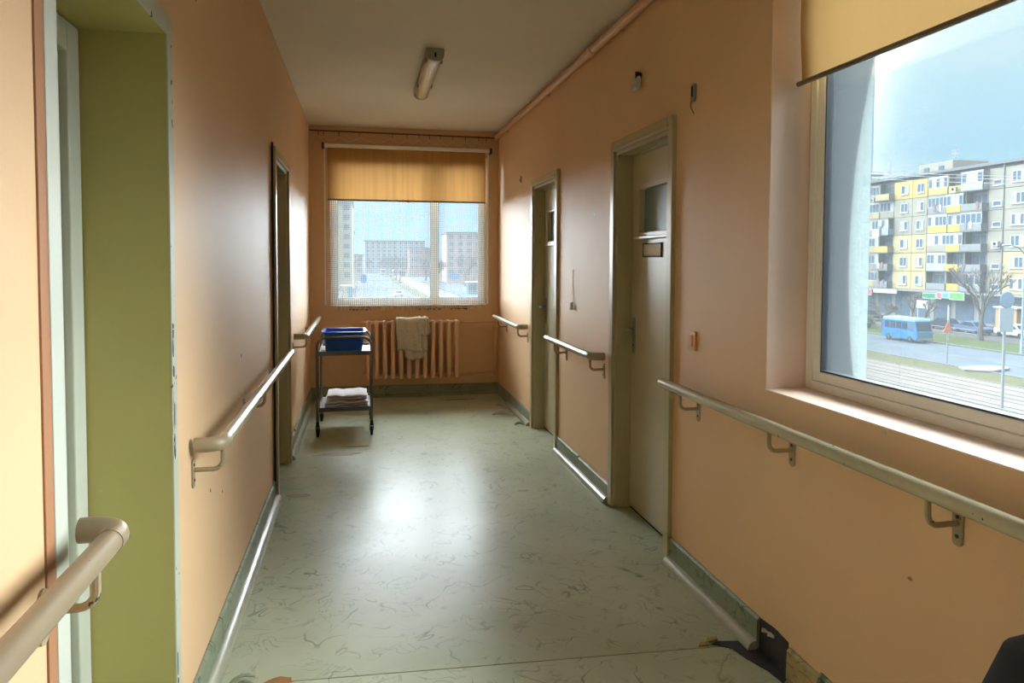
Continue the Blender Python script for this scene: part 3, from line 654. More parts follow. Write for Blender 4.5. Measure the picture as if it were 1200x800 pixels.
def basin():
    t = thing('basin', 'blue plastic basin standing on the upper trolley shelf', 'basin', (-.145, 6.13, .672))
    m = MB(); cx, cy, z0, z1 = -.147, 6.13, .6725, .838
    def loop(hx, hy, z, r=.03, n=5):
        P = []
        for (sx, sy, a0) in ((1, 1, 0), (-1, 1, 90), (-1, -1, 180), (1, -1, 270)):
            for i in range(n + 1):
                a = R(a0 + 90 * i / n); P.append((cx + sx * (hx - r) + r * math.cos(a), cy + sy * (hy - r) + r * math.sin(a), z))
        return P
    rings = [loop(.140, .155, z0), loop(.146, .160, z0 + .012), loop(.158, .172, z1 - .02), loop(.160, .174, z1 - .008), loop(.172, .186, z1 - .008), loop(.174, .188, z1 - .002), loop(.172, .186, z1), loop(.158, .172, z1), loop(.155, .169, z1 - .012), loop(.143, .157, z0 + .014), loop(.136, .150, z0 + .006)]
    k = len(rings[0])
    for rg in rings: m.v += rg
    for i in range(len(rings) - 1):
        for j in range(k): q = (j + 1) % k; m.f.append((i*k+j, i*k+q, (i+1)*k+q, (i+1)*k+j))
    m.f.append(tuple(range(k - 1, -1, -1))); m.f.append(tuple((len(rings)-1)*k + j for j in range(k)))
    m.build('basin_body', mBlue, t, smooth='auto')
    for s in (-1, 1): MB().box(cx + s * .174 - .012, cx + s * .174 + .012, cy - .05, cy + .05, z1 - .012, z1 - .004).build('basin_grip', mBlue, t, bevel=.003)
basin()
def folded(label, x0, x1, y0, y1, z0, h, ph):
    m = MB(); nx, ny = 22, 16
    t = thing('folded_towel', label, 'towel', ((x0 + x1) / 2, (y0 + y1) / 2, z0), 'white towels on the lower trolley shelf')
    n = 2
    for k in range(n):       # folded layers, joined by a rounded fold at the front
        zz = z0 + h * k / n; hh = h / n * .96
        def fn(u, v, zz=zz, hh=hh, k=k):
            a = 2 * math.pi * u; ex = .25
            cx = math.copysign(abs(math.cos(a)) ** ex, math.cos(a)); sy = math.copysign(abs(math.sin(a)) ** .8, math.sin(a))
            X = x0 + (x1 - x0) * v
            wob = .006 * math.sin(X * 31 + ph + k) + .004 * math.sin(X * 67 + ph * 2)
            edge = 1 if .02 < v < .98 else .75
            return (X, (y0 + y1) / 2 + (y1 - y0) / 2 * cx * (1 + .03 * math.sin(X * 22 + ph + 2 * k)), zz + hh / 2 + hh / 2 * sy * edge + wob * (.3 + .7 * (sy > 0)) * (1 if k else .5) * .6)
        m.grid(fn, 28, nx)
        for v in (0, 1):
            b = len(m.v); 
            for i in range(28): m.v.append(fn(i / 28, v))
            m.f.append(tuple(b + i for i in (range(28) if v == 0 else range(27, -1, -1))))
    m.build('towel_layers', mWhiteCloth, t, smooth='auto'); return t
folded('white folded towel lying lowest on the lower trolley shelf', -.305, .045, 5.98, 6.36, .2235, .042, .3)
folded('white folded towel lying on top of the other towel on the lower trolley shelf', -.285, .035, 6.0, 6.34, .2735, .042, 1.7)

# unidentified black shape by the right wall, its bag form made up
t = thing('black_shape', 'unidentified black shape standing on the floor against the wall below the long handrail', 'shape', (1.27, 1.0, 0))
def shapef(u, v):
    a = 2 * math.pi * u; k = .55
    cx = math.copysign(abs(math.cos(a)) ** k, math.cos(a)); sy = math.copysign(abs(math.sin(a)) ** k, math.sin(a))
    prof = [(0, 0), (.96, 0), (1, .05), (1.0, .4), (.97, .6), (.84, .70), (.5, .755), (0.02, .77)]
    q = v * 7; i = min(6, int(q)); f_ = q - i; rr = prof[i][0] + (prof[i+1][0] - prof[i][0]) * f_; zz = prof[i][1] + (prof[i+1][1] - prof[i][1]) * f_
    return (1.262 + .125 * cx * rr, .90 + .285 * sy * rr, zz + .01 * math.sin(u * 14) * (v > .3))
MB().grid(shapef, 40, 28).build('shape_body', mBlack, t, smooth=True)
MB().tube([(1.2, .72, .70), (1.16, .72, .80), (1.15, .8, .84), (1.16, .88, .80), (1.2, .88, .70)], .012, 8).build('shape_loop', mBlack, t, smooth=True)

#EXTERIOR#
_M = M
EXT = .54
def M(name, srgb, *a, **k):
    k.setdefault('spec', .0); return _M(name, tuple(c * EXT for c in srgb), *a, **k)

# ================================================================== street outside
ZG = -7.0
mAsph = M('asphalt', (84, 92, 100), .8, .08, .4)
mAsphN = M('near_asphalt', (112, 122, 128), .75, .08, .3)
mPave = M('pavement', (80, 78, 76), .85, .08, .5)
mGrass = M('winter_grass', (66, 78, 44), .95, .18, 1.2)
mGrassY = M('dry_grass', (80, 80, 56), .95, .18, 1.0)
mBed = M('tram_bed_concrete', (112, 104, 98), .9, .12, .8)
mRailS = M('steel_rail', (76, 70, 68), .45, .1, 2, metal=.5)
mLine = M('white_road_paint', (120, 124, 124), .7, .05, 3)
mKerb = M('kerb_stone', (104, 104, 100), .8, .06, 2)
def ground(name, x0, x1, y0, y1, z1, mt, z0=None):
    return tag(MB().box(x0, x1, y0, y1, ZG - .6 if z0 is None else z0, ZG + z1).build(name, mt), kind='structure')
ground('ground', -260, 420, -60, 900, -.06, mPave, ZG - 1)
YA, YB = 8, 128
ground('near_road', 4, 35.6, YA, YB, 0, mAsphN)
bed = ground('tram_track_bed', 35.6, 43.2, YA, YB, .04, mBed)
for x in (36.6, 38.05, 40.2, 41.65): MB().box(x - .05, x + .05, YA, YB, ZG + .04, ZG + .07).build('rail', mRailS, bed)
for x in (35.75, 39.1, 43.05): MB().box(x - .12, x + .12, YA, YB, ZG + .04, ZG + .08).build('bed_kerb', mKerb, bed)
ground('median_grass', 43.2, 46.6, YA, YB, .06, mGrassY)
rd = ground('far_road', 46.9, 58.3, YA, YB, 0, mAsph)
tag(MB().box(46.6, 46.9, YA, YB, ZG - .5, ZG + .12).build('median_kerb', mKerb), kind='structure')
tag(MB().box(58.3, 58.65, YA, YB, ZG - .5, ZG + .14).build('far_kerb', mKerb), kind='structure')
for k in range(18): MB().box(52.5, 52.65, 24 + k * 6, 27 + k * 6, ZG, ZG + .004).build('lane_mark', mLine, rd)
MB().box(47.3, 47.42, YA, YB, ZG, ZG + .004).build('edge_line', mLine, rd)
ground('verge_grass', 58.65, 65.2, YA, YB, .1, mGrass)
ground('far_pavement', 65.2, 80, YA, YB, .12, mPave)
tag(MB().prism([(45.2, 46.6, ZG + .06), (46.6, 45.6, ZG + .06), (49.4, 46.6, ZG + .06), (49.9, 47.4, ZG + .06), (48.6, 48.2, ZG + .06), (46, 48, ZG + .06)], 6, (0, 0, .14)).build('traffic_island', mLine), kind='structure')
# street seen through the far window
ground('crossing', 0, 46, YB, 143, 0, mAsph)
fr_ = ground('avenue', -1.5, 12.4, 143, 880, 0, mAsph)
for x in (3.1, 7.6):
    for k in range(24): MB().box(x - .08, x + .08, 150 + k * 14, 156 + k * 14, ZG, ZG + .006).build('lane_mark', mLine, fr_)
ground('avenue_median', 12.4, 15, 143, 880, .1, mGrassY)
ab = ground('avenue_tram_bed', 15, 22, 143, 880, .05, mBed)
for x in (16, 17.45, 19.5, 20.95): MB().box(x - .06, x + .06, 143, 880, ZG + .05, ZG + .12).build('rail', mRailS, ab)
ground('avenue_road_side', 23, 33, 143, 880, 0, mAsph)

# ------------------------------------------------------------------ apartment block with balconies
mCon = M('facade_concrete', (158, 154, 140), .9, .05, .5)
mCream = M('facade_cream', (188, 174, 130), .9, .05, .6)
mOchre = M('facade_ochre', (202, 176, 104), .9, .05, .6)
mYel = M('balcony_yellow', (214, 196, 88), .8, .05, 1)
mPale = M('balcony_pale_blue', (170, 192, 204), .7, .05, 1)
mGreyB = M('balcony_grey', (140, 142, 144), .8, .08, 1)
mLog = M('loggia_inner_wall', (150, 150, 146), .9, .08, 1)
mPane = M('dark_reflecting_pane', (84, 104, 122), .15, .15, 1.5)
mPaneL = M('curtained_pane', (178, 190, 196), .3, .08, 3)
mWF = M('white_window_frame', (206, 212, 214), .5, .03)
mRoof = M('roof_felt', (120, 126, 130), .9, .06, .5)
XF = 80.0; ZR = [12.2, 9.5, 6.82, 4.13, 1.42, -1.28]
bld = thing('apartment_building', 'six storey apartment block with yellow balcony parapets across the tram street', 'building', (XF + 6, 85, ZG))
BY0, BY1 = 60.0, 112.0; ROOF = 14.0
MB().box(XF + 1.3, XF + 13, BY0, BY1, ZG, ROOF).build('block_body', mCon, bld)
rf = MB().box(XF - .25, XF + 13.2, BY0 - .2, BY1 + .2, ROOF, ROOF + .38).build('roof', mRoof, bld)
for (a, b, z) in ((88.6, 95, 16.1), (68, 76.2, 16.1)):
    ph = MB().box(XF + 3, XF + 9, a, b, ROOF + .38, z).build('stair_head', mCon, rf)
    for yy in ((a + b) / 2 - 1.6, (a + b) / 2 + 1.2): MB().box(XF + 2.9, XF + 3.02, yy, yy + .9, z - 1.2, z - .6).build('vent_opening', mPane, ph)
for (yy, h_) in ((89.2, 3.6), (102.6, 3.2)):
    an = MB().tube([(XF + 4, yy, ROOF + .3), (XF + 4, yy, ROOF + .38 + h_)], .05, 5).build('antenna', mGreyD, rf)
    for q in range(3): MB().tube([(XF + 4 - .1, yy - .8 + .1 * q, ROOF + h_ - .5 * q), (XF + 4, yy + .8 - .1 * q, ROOF + h_ - .5 * q)], .03, 4).build('antenna_bar', mGreyD, an)
# plain facade panels, recessed joints between them
def panel(y0, y1, z, mt): MB().box(XF, XF + 1.31, y0 + .035, y1 - .035, z - 1.30, z + 1.33).build('facade_panel', mt, bld)
cdc = [mOchre, mCon, mCon, mCream, mCream, mCream]
for r, z in enumerate(ZR):
    panel(92.65, 96.4, z, cdc[r]); panel(89.8, 92.65, z, cdc[r])
    panel(77.1, 79.4, z, mCon); panel(72.9, 77.1, z, mCream if r >= 4 else mCon); panel(67, 72.9, z, mCon); panel(BY0, 67, z, mCon)
    panel(108, BY1, z, mCon)
_cache = {}
def unit(kind, key, make, parent, dy, dz):
    if key not in _cache:
        _cache[key] = make()
        o = _cache[key]; o.parent = parent; o['_z'] = 0
        base = o
    else:
        base = copy_tree(_cache[key], parent)
    L = Vector((0, 0, 0)); q = parent
    while q: L += q.location; q = q.parent
    base.location = Vector((XF, dy, dz)) - L
    return base
def win_make(w, h, n, curt):
    def mk():
        f = MB(); f.frame('x', -.07, .05, (-w/2, w/2, -h/2, h/2), .09)
        for i in range(1, n): f.box(-.06, .04, -w/2 + w*i/n - .05, -w/2 + w*i/n + .05, -h/2, h/2)
        f.box(-.16, .0, -w/2 - .08, w/2 + .08, -h/2 - .1, -h/2)
        fo = f.build('window', mWF)
        for i in range(n):
            a = -w/2 + w*i/n + .06; b = -w/2 + w*(i+1)/n - .06
            MB().box(-.02, .0, a, b, -h/2 + .08, h/2 - .08).build('pane', mPaneL if (i + curt) % 3 == 0 else mPane, fo)
        return fo
    return mk
def windows(yc, z, w, h, n, curt): return unit('w', ('w', w, h, n, curt), win_make(w, h, n, curt), bld, yc, z)
for r, z in enumerate(ZR):
    windows(94.2, z + .05, 1.5, 1.35, 2, r % 3); windows(91.05, z + .05, 1.4, 1.35, 2, (r + 1) % 3)
    windows(75.0, z + .02, 1.9, 1.4, 3, r % 3); windows(70, z + .02, 1.9, 1.4, 3, (r + 2) % 3); windows(64, z + .02, 1.9, 1.4, 3, (r + 1) % 3)
    windows(78.05, z - .5, 1.3, .7, 1, 1)
MB().tube([(XF - .08, 77.1, -3), (XF - .08, 77.1, ROOF)], .07, 6).build('downpipe', mGreyB, bld)
# loggias and balconies
def balcony(y0, y1, z, par, glazed, out=.0):
    x0 = XF - out
    slab = MB().box(x0, XF + 1.31, y0 + .03, y1 - .03, z - 1.33, z - 1.2).build('balcony', mGreyB, bld)
    MB().box(XF + 1.0, XF + 1.31, y0 + .03, y1 - .03, z - 1.2, z + 1.33).build('back_wall', mLog, slab)
    for yy in (y0 + .03, y1 - .13): MB().box(XF, XF + 1.31, yy, yy + .1, z - 1.2, z + 1.33).build('side_wall', mCon, slab)
    MB().box(x0, x0 + .1, y0 + .04, y1 - .04, z - 1.25, z - .28).build('parapet', par, slab)
    w = y1 - y0 - .3; yc = (y0 + y1) / 2
    if out:
        for yy in (y0 + .04, y1 - .12): MB().box(x0, XF, yy, yy + .08, z - 1.25, z - .28).build('side_parapet', par, slab)
    if glazed:
        n = max(2, round(w / .75)); f = MB(); f.frame('x', x0 + .02, x0 + .1, (y0 + .12, y1 - .12, z - .28, z + 1.1), .08)
        for i in range(1, n): yy = y0 + .12 + (y1 - y0 - .24) * i / n; f.box(x0 + .02, x0 + .1, yy - .04, yy + .04, z - .28, z + 1.1)
        go = f.build('glazing', mWF, slab)
        MB().box(x0, x0 + .12, y0 + .05, y1 - .05, z + 1.1, z + 1.33).build('lintel', mWF if glazed == 2 else mCon, slab)
        if out: MB().box(x0, XF + .05, y0 + .05, y1 - .05, z + 1.28, z + 1.33).build('balcony_roof', mGreyB, slab)
        for i in range(n):
            a = y0 + .12 + (y1 - y0 - .24) * i / n + .05; b = y0 + .12 + (y1 - y0 - .24) * (i + 1) / n - .05
            MB().box(x0 + .05, x0 + .07, a, b, z - .22, z + 1.04).build('pane', rnd.choice((mPane, mPane, mPaneL)), slab)
    else:
        MB().box(XF + .95, XF + 1.02, yc - w * .35, yc + w * .05, z - 1.1, z + .9).build('balcony_door', mPane, slab)
        MB().box(XF + .95, XF + 1.02, yc + w * .12, yc + w * .4, z - .3, z + .9).build('back_window', mPane, slab)
    return slab
pe = [mOchre, mGreyB, mYel, mCon, mPale, mGreyB]; ge = [2, 1, 2, 2, 2, 0]
gf = [0, 2, 2, 2, 0, 0]; ga = [2, 2, 0, 2, 1, 2]
pg = [mPale, mGreyB, mGreyB, mGreyB, mGreyB, mGreyB]; gg = [2, 0, 1, 0, 0, 1]
pb = [mCream, mCon, mPale, mOchre, mGreyB, mGreyB]; gb = [0, 2, 1, 0, 0, 0]
for r, z in enumerate(ZR):
    balcony(102.1, 105.6, z, mYel, ga[r], .5); balcony(105.6, 108, z, mCon, 2)
    balcony(96.4, 99.6, z, pb[r], gb[r], .9 if r != 1 else 0); balcony(99.6, 102.1, z, mCream if r % 2 else mCon, 2 if r in (1, 3) else 1)
    balcony(86.1, 89.8, z, pe[r], ge[r]); balcony(83.05, 86.1, z, mYel, gf[r], .3 if r in (1, 3, 4) else 0)
    balcony(79.4, 83.05, z, pg[r], gg[r], .9)
# washing and boxes on balconies
mWash = [M('washing_%d' % i, c, .9) for i, c in enumerate(((220, 220, 220), (120, 130, 160), (150, 110, 100)))]
for k, (yy, z) in enumerate(((87.4, 9.2), (87.9, 9.1), (88.4, 9.25), (97.2, 6.6), (98.2, 6.7), (80.2, 9.1), (81.2, 6.5), (82, 6.45), (97.6, 1.1), (98.4, 1.0), (97.3, -1.6), (98.3, -1.5))):
    MB().box(XF - .98 if yy > 96 or yy < 83 else XF - .1, XF - .9 if yy > 96 or yy < 83 else XF - .02, yy - .22, yy + .22, z - .6, z + .3).build('washing', mWash[k % 3], bld, bevel=.03)
MB().box(XF - 1.3, XF - .9, 98.0, 99.5, 5.4, 6.5).build('white_box', mWF, bld)
for (yy, z) in ((84.5, 11.4), (100.5, 11.2), (77.6, 3.8)):
    ac = MB().box(XF - .75, XF - .32, yy - .45, yy + .45, z - .3, z + .3).build('air_conditioner', mWF, bld); MB().lathe([(.02, 0), (.22, 0), (.22, -.03)], (XF - .75, yy, z), 'x', 10).build('fan_grille', mGreyD, ac)
# ground floor: shop fronts
gfm = MB().box(XF - .2, XF + 1.31, BY0, BY1, ZG, -2.62).build('shop_storey', mGreyB, bld)
for k in range(13):
    yy = 62 + k * 3.8; MB().box(XF - .26, XF - .2, yy, yy + 2.9, ZG + .5, -3.5).build('shop_window', mPane, gfm)
    MB().box(XF - .3, XF - .19, yy + 2.9, yy + 3.15, ZG + .1, -3.3).build('shop_pier', mCon, gfm)
MB().box(XF - 1.6, XF - .2, 60, 112, -2.85, -2.68).build('canopy', mGreyB, bld)
def sign(y0, y1, z0, z1, rgb, label, x=XF - 1.9):
    t = bpy.data.objects.new('shop_sign', None); COL.objects.link(t); t.parent = bld; t.location = Vector((x, (y0 + y1) / 2, z0)) - bld.location; t['label'] = label
    MB().box(x, x + .28, y0, y1, z0, z1).build('sign_board', M('sign_paint', rgb, .6, .12, 1.5), t, bevel=.03)
    MB().frame('x', x - .03, x + .05, (y0 - .05, y1 + .05, z0 - .05, z1 + .05), .08).build('sign_edge', mWF, t)
    MB().box(x + .26, XF - .15, (y0 + y1) / 2 - .1, (y0 + y1) / 2 + .1, z0 + .2, z1 - .15).build('sign_arm', mGreyD, t)
sign(98.6, 102.0, -3.7, -2.9, (206, 92, 88), 'red shop sign at the foot of the apartment block below the yellow balconies')
sign(93.2, 98.1, -3.25, -2.75, (216, 216, 212), 'long white shop awning sign at the foot of the apartment block')
sign(85.7, 88.0, -3.65, -2.95, (40, 140, 92), 'dark green shop sign at the foot of the apartment block')
sign(84.7, 85.5, -3.6, -2.8, (196, 104, 104), 'narrow red shop sign between the green and the cyan shop sign')
sign(83.4, 84.5, -3.45, -2.8, (64, 170, 200), 'cyan shop sign between the red and the bright green shop sign')
sign(80.9, 83.3, -3.6, -2.7, (96, 178, 84), 'bright green shop sign at the foot of the apartment block behind the minibus')
# kiosk, billboard
t = thing('kiosk', 'small street kiosk with red sign and blue window under the bare tree', 'kiosk', (74, 69.6, ZG + .12))
MB().box(73.2, 75.4, 68.4, 71.2, ZG + .12, -3.9).build('kiosk_body', M('kiosk_tan', (190, 150, 112), .8), t); MB().box(73.0, 75.6, 68.2, 71.4, -3.9, -3.75).build('kiosk_roof', mWF, t)
MB().box(73.1, 73.22, 69.1, 70.3, -3.75, -3.0).build('kiosk_sign', M('kiosk_red', (206, 96, 80), .7), t); MB().box(73.12, 73.22, 69.0, 70.4, -6.0, -4.3).build('kiosk_window', M('kiosk_cyan', (92, 160, 180), .4), t)
t = thing('billboard', 'white advertising board on two posts behind the minibus', 'billboard', (71.8, 80.9, ZG + .12))
MB().box(71.7, 71.9, 79.9, 81.9, -4.6, -3.6).build('board', mWF, t, bevel=.03)
for yy in (80.1, 81.7): MB().tube([(71.8, yy, ZG + .12), (71.8, yy, -4.5)], .07, 6).build('post', mWF, t)

# ------------------------------------------------------------------ minibus
mBusB = M('minibus_blue', (44, 116, 196), .4, .04, 1); mBusR = M('minibus_roof_pale_blue', (120, 180, 206), .5, .04, 1); mBusF = M('minibus_front_teal', (70, 128, 156), .4, .06, 1)
mTyre = M('tyre', (32, 32, 34), .8); mCarG = M('car_glass', (44, 56, 66), .15, .05)
bus = thing('minibus', 'small blue minibus with pale blue roof driving along the tram street', 'bus', (59.0 - .6, 66.6, ZG))
bx0, bx1, by0, by1 = 56.1, 58.05, 63.9, 69.0
def bprof(y0, y1, z0, z1): return [(bx0, y0 + .15, z0), (bx0, y1, z0), (bx0, y1, z1), (bx0, y0 + .35, z1), (bx0, y0 + .02, z0 + 1.05 if z1 - z0 > 1.2 else z1)]
MB().prism([(bx0, by0 + .0, ZG + .32), (bx0, by0 - .04, ZG + .75), (bx0, by0 + .08, ZG + 1.25), (bx0, by1, ZG + 1.25), (bx0, by1 + .03, ZG + .8), (bx0, by1, ZG + .32)], 6, (bx1 - bx0, 0, 0)).build('lower_body', mBusB, bus, bevel=.06)
up_ = MB().prism([(bx0 + .04, by0 + .08, ZG + 1.25), (bx0 + .04, by0 + .32, ZG + 2.2), (bx0 + .04, by1 - .05, ZG + 2.2), (bx0 + .04, by1, ZG + 1.25)], 4, (bx1 - bx0 - .08, 0, 0)).build('cabin', mBusB, bus, bevel=.03)
MB().prism([(bx0 - .02, by0 + .26, ZG + 2.2), (bx0 + .08, by0 + .36, ZG + 2.5), (bx0 + .08, by1 - .1, ZG + 2.5), (bx0 - .02, by1, ZG + 2.2)], 4, (bx1 - bx0 - .04, 0, 0)).build('roof', mBusR, bus, bevel=.08)
MB().box(bx0 + .05, bx1 - .05, by0 - .06, by0 + .02, ZG + .45, ZG + 1.2).build('front_panel', mBusF, bus, bevel=.03)
MB().prism([(bx0 + .12, by0 + .06, ZG + 1.32), (bx1 - .12, by0 + .06, ZG + 1.32), (bx1 - .12, by0 + .26, ZG + 2.12), (bx0 + .12, by0 + .26, ZG + 2.12)], 4, (0, .05, 0)).build('windscreen', mCarG, bus)
for k in range(5):
    a = by0 + .55 + k * .86; MB().box(bx0 + .02, bx0 + .06, a, a + .74, ZG + 1.36, ZG + 2.08).build('side_window', mCarG if k else mPane, bus)
MB().box(bx0 - .012, bx0 + .03, by0 + .5, by0 + 1.2, ZG + .5, ZG + 1.24).build('front_door', mBusF, bus)
for yy in (by0 + .95, by1 - 1.0):
    for xx in (bx0 + .02, bx1 - .22):
        w_ = MB().lathe([(.01, 0), (.3, 0), (.36, .03), (.36, .17), (.3, .2), (.01, .2)], (xx - .04, yy, ZG + .36), 'x', 16).build('wheel', mTyre, bus, smooth='auto'); MB().lathe([(.01, -.03), (.17, -.02), (.18, 0)], (xx - .04, yy, ZG + .36), 'x', 12).build('hub_cap', mKerb, w_)
for xx in (bx0 + .3, bx1 - .3): MB().lathe([(.01, -.04), (.1, -.03), (.12, 0)], (xx, by0 - .06, ZG + .8), 'y', 12).build('headlamp', mLine, bus)
MB().box(bx0 + .1, bx1 - .1, by0 - .12, by0 - .02, ZG + .3, ZG + .48).build('bumper', mGreyD, bus, bevel=.02)

# ------------------------------------------------------------------ cars
def car(label, cx, cy, rgb, head=0, cat='car', group=None, zb=0.0):
    t = thing('car', label, cat, (cx, cy, ZG + zb), group); mt = M('car_paint', rgb, .3, .02)
    L_, w, z = 2.05, .86, ZG + zb
    side = [(-L_, .28), (-L_ - .03, .7), (-L_ + .2, .82), (-1.15, .88), (-.55, 1.42), (.75, 1.45), (1.55, .95), (L_, .9), (L_ + .03, .5), (L_, .28)]
    body = [(-L_, .28), (-L_ - .03, .7), (-L_ + .2, .82), (-1.15, .9), (1.55, .96), (L_, .9), (L_ + .03, .5), (L_, .28)]
    roof = [(-1.15, .89), (-.55, 1.42), (.75, 1.45), (1.55, .95)]
    MB().prism([(cx - w, cy + a, z + b) for a, b in body], len(body), (2 * w, 0, 0)).build('car_body', mt, t, bevel=.06)
    cab = MB().prism([(cx - w + .1, cy + a, z + b) for a, b in roof], 4, (2 * w - .2, 0, 0)).build('cabin', mt, t, bevel=.05)
    for s in (-1, 1):
        xs = cx + s * (w - .1); P = [(-.85, .93), (-.45, 1.33), (.6, 1.36), (1.2, .96)]
        MB().prism([(xs - .01 if s > 0 else xs + .01 - .02, cy + a, z + b) for a, b in P], 4, (.02, 0, 0)).build('side_glass', mCarG, cab)
    MB().prism([(cx - w + .18, cy - 1.10, z + .93), (cx + w - .18, cy - 1.10, z + .93), (cx + w - .22, cy - .62, z + 1.37), (cx - w + .22, cy - .62, z + 1.37)], 4, (0, -.025, .02)).build('windscreen', mCarG, cab)
    MB().prism([(cx - w + .18, cy + 1.52, z + 1.0), (cx + w - .18, cy + 1.52, z + 1.0), (cx + w - .22, cy + .85, z + 1.40), (cx - w + .22, cy + .85, z + 1.40)], 4, (0, .025, .02)).build('rear_glass', mCarG, cab)
    for s in (-1, 1):
        for yy in (-1.3, 1.3): MB().lathe([(.01, -.1), (.26, -.1), (.31, -.06), (.31, .06), (.26, .1), (.01, .1)], (cx + s * (w - .08), cy + yy, z + .31), 'x', 14).build('wheel', mTyre, t, smooth='auto')
        MB().box(cx + s * .6 - .16, cx + s * .6 + .16, cy - L_ - .05, cy - L_ + .03, z + .6, z + .76).build('headlamp', mLine, t)
    return t
car('dark parked car on the pavement in front of the bright green shop sign', 70.2, 75.2, (52, 56, 66), zb=.12)
car('white parked car beside the kiosk in front of the shops', 71.0, 66.4, (206, 208, 210), zb=.12)
car('blue grey parked car on the pavement between the bare trees', 69.6, 70.6, (80, 96, 126), zb=.12)
car('dark car parked behind the round hedge', 71.0, 90.2, (60, 58, 60), zb=.12)
car('white car with dark glass driving along the avenue beyond the net curtain', 8.2, 166.5, (214, 218, 220))

# ------------------------------------------------------------------ street furniture
mPole = M('galvanised_pole', (146, 152, 156), .5, .05, 2)
t = thing('street_sign', 'slim post with an orange triangular sign beside the tram tracks', 'sign', (45.97, 49.1, ZG + .06))
MB().tube([(45.97, 49.1, ZG + .05), (45.97, 49.1, -3.2)], .05, 6).build('post', mPole, t); MB().prism([(45.9 - .45, 49.02, -4.2), (45.9 + .5, 49.02, -4.2), (45.94, 49.02, -3.3)], 3, (0, .06, 0)).build('sign_plate', M('sign_orange', (214, 124, 84), .6), t, bevel=.02)
t = thing('tram_stop_sign', 'tall post with a white tram stop board beside the near road', 'sign', (36.0, 34.4, ZG + .04))
MB().tube([(36.0, 34.4, ZG + .03), (36.0, 34.4, -.5)], .075, 8).build('post', mPole, t); MB().box(35.55, 36.5, 34.28, 34.36, -2.55, -1.15).build('timetable_board', M('board_white', (172, 188, 196), .6), t, bevel=.02)
MB().lathe([(.01, -.03), (.46, -.03), (.5, 0), (.46, .03), (.01, .03)], (36.02, 34.3, -.72), 'y', 18).build('stop_disc', M('disc_blue', (128, 160, 186), .5), t)
t = thing('lamp_post', 'pale blue lamp post at the far kerb beside the kiosk', 'lamp post', (59.29, 54.77, ZG + .1))
MB().tube([(59.29, 54.77, ZG + .1), (59.29, 54.77, -5.5), (59.29, 54.77, 2.2)], [.16, .12, .08], 8).build('pole', M('pale_blue_pole', (150, 174, 188), .5), t); MB().tube([(59.29, 54.77, 2.1), (58.6, 54.77, 2.8), (57.6, 54.77, 3.0)], .05, 6).build('arm', mPole, t); MB().box(56.9, 57.7, 54.62, 54.92, 2.9, 3.05).build('lamp_head', mGreyD, t, bevel=.04)
t = thing('flag_post', 'slim pale post standing behind the minibus below the green shop sign', 'post', (61.0, 65.1, ZG + .1))
MB().tube([(61.0, 65.1, ZG + .1), (61.0, 65.1, -3.3)], .09, 6).build('pole', mWF, t); MB().box(60.9, 61.1, 65.0, 65.2, -3.3, -3.15).build('pole_cap', mGreyD, t)
def wire(label, a, b, sag):
    pts = [Vector(a).lerp(Vector(b), i / 16) + Vector((0, 0, -sag * 4 * (i / 16) * (1 - i / 16))) for i in range(17)]
    return tag(MB().tube(pts, .028, 4).build('overhead_wire', mGreyD), label, 'wire')
for k, (yy, zz) in enumerate(((62.9, 10.75), (66.5, 12.1), (58, 10.6))):
    wire(('overhead wire carrying the street lamp head above the tram street', 'highest overhead wire crossing the sky above the apartment block', 'overhead wire crossing above the tram street nearest the wide window')[k], (20, yy, zz - .5), (79.9, yy + 1, zz - 1), .4 if k else .3)
t = thing('hanging_street_lamp', 'dark street lamp head hanging from an overhead wire', 'street lamp', (50, 62.9, 9.95))
MB().box(49.2, 50.9, 62.75, 63.55, 9.98, 10.16).build('lamp_head', mGreyD, t, bevel=.05); MB().tube([(50, 63.15, 10.1), (50, 63.3, 10.45)], .03, 5).build('hanger', mGreyD, t)

# ------------------------------------------------------------------ trees and bushes
mBark = M('grey_bark', (104, 96, 92), .9, .12, 3); mTwig = M('twig_bark', (122, 112, 108), .9, .1, 3)
def tree_mesh(seed, h, spread, levels=5, fork=3, rmin=.012):
    q = random.Random(seed); tr = MB(); br_ = MB()
    def grow(p, d, L, r, lv):
        p2 = p + d * L; mid = p + d * L * .5 + Vector((q.uniform(-1, 1), q.uniform(-1, 1), 0)) * L * .05
        (tr if lv == 0 else br_).tube([p, mid, p2], [max(r, rmin), max(r * .82, rmin), max(r * .62, rmin)], 7 if lv == 0 else (5 if lv < 3 else 3), cap=lv == 0)
        if lv >= levels: return
        for k in range(fork if lv else fork + 2):
            a = q.uniform(0, 2 * math.pi); tl = q.uniform(.25, .62) * spread
            o = d.orthogonal().normalized(); o2 = d.cross(o); nd = (d + (o * math.cos(a) + o2 * math.sin(a)) * tl + Vector((0, 0, .12))).normalized()
            grow(p + d * L * q.uniform(.72, 1.0), nd, L * q.uniform(.62, .8), r * .55, lv + 1)
    grow(Vector((0, 0, 0)), Vector((0, 0, 1)), h * .28, h * .026, 0)
    return tr, br_
def tree(label, x, y, seed, h, spread=1.0, levels=5, group=None, zb=.1, rmin=.02):
    t = thing('bare_tree', label, 'tree', (x, y, ZG + zb), group); a, b = tree_mesh(seed, h, spread, levels, 3, rmin)
    o = a.build('trunk', mBark, t); o.location = (0, 0, 0); o = b.build('branches', mTwig, t); o.location = (0, 0, 0); return t
tree('tall bare tree on the verge between the minibus and the tram stop board', 64.6, 64.5, 3, 10.5, 1.0)
tree('tall bare tree on the verge beside the kiosk and lamp post', 66.8, 56.0, 8, 10.0, 1.15)
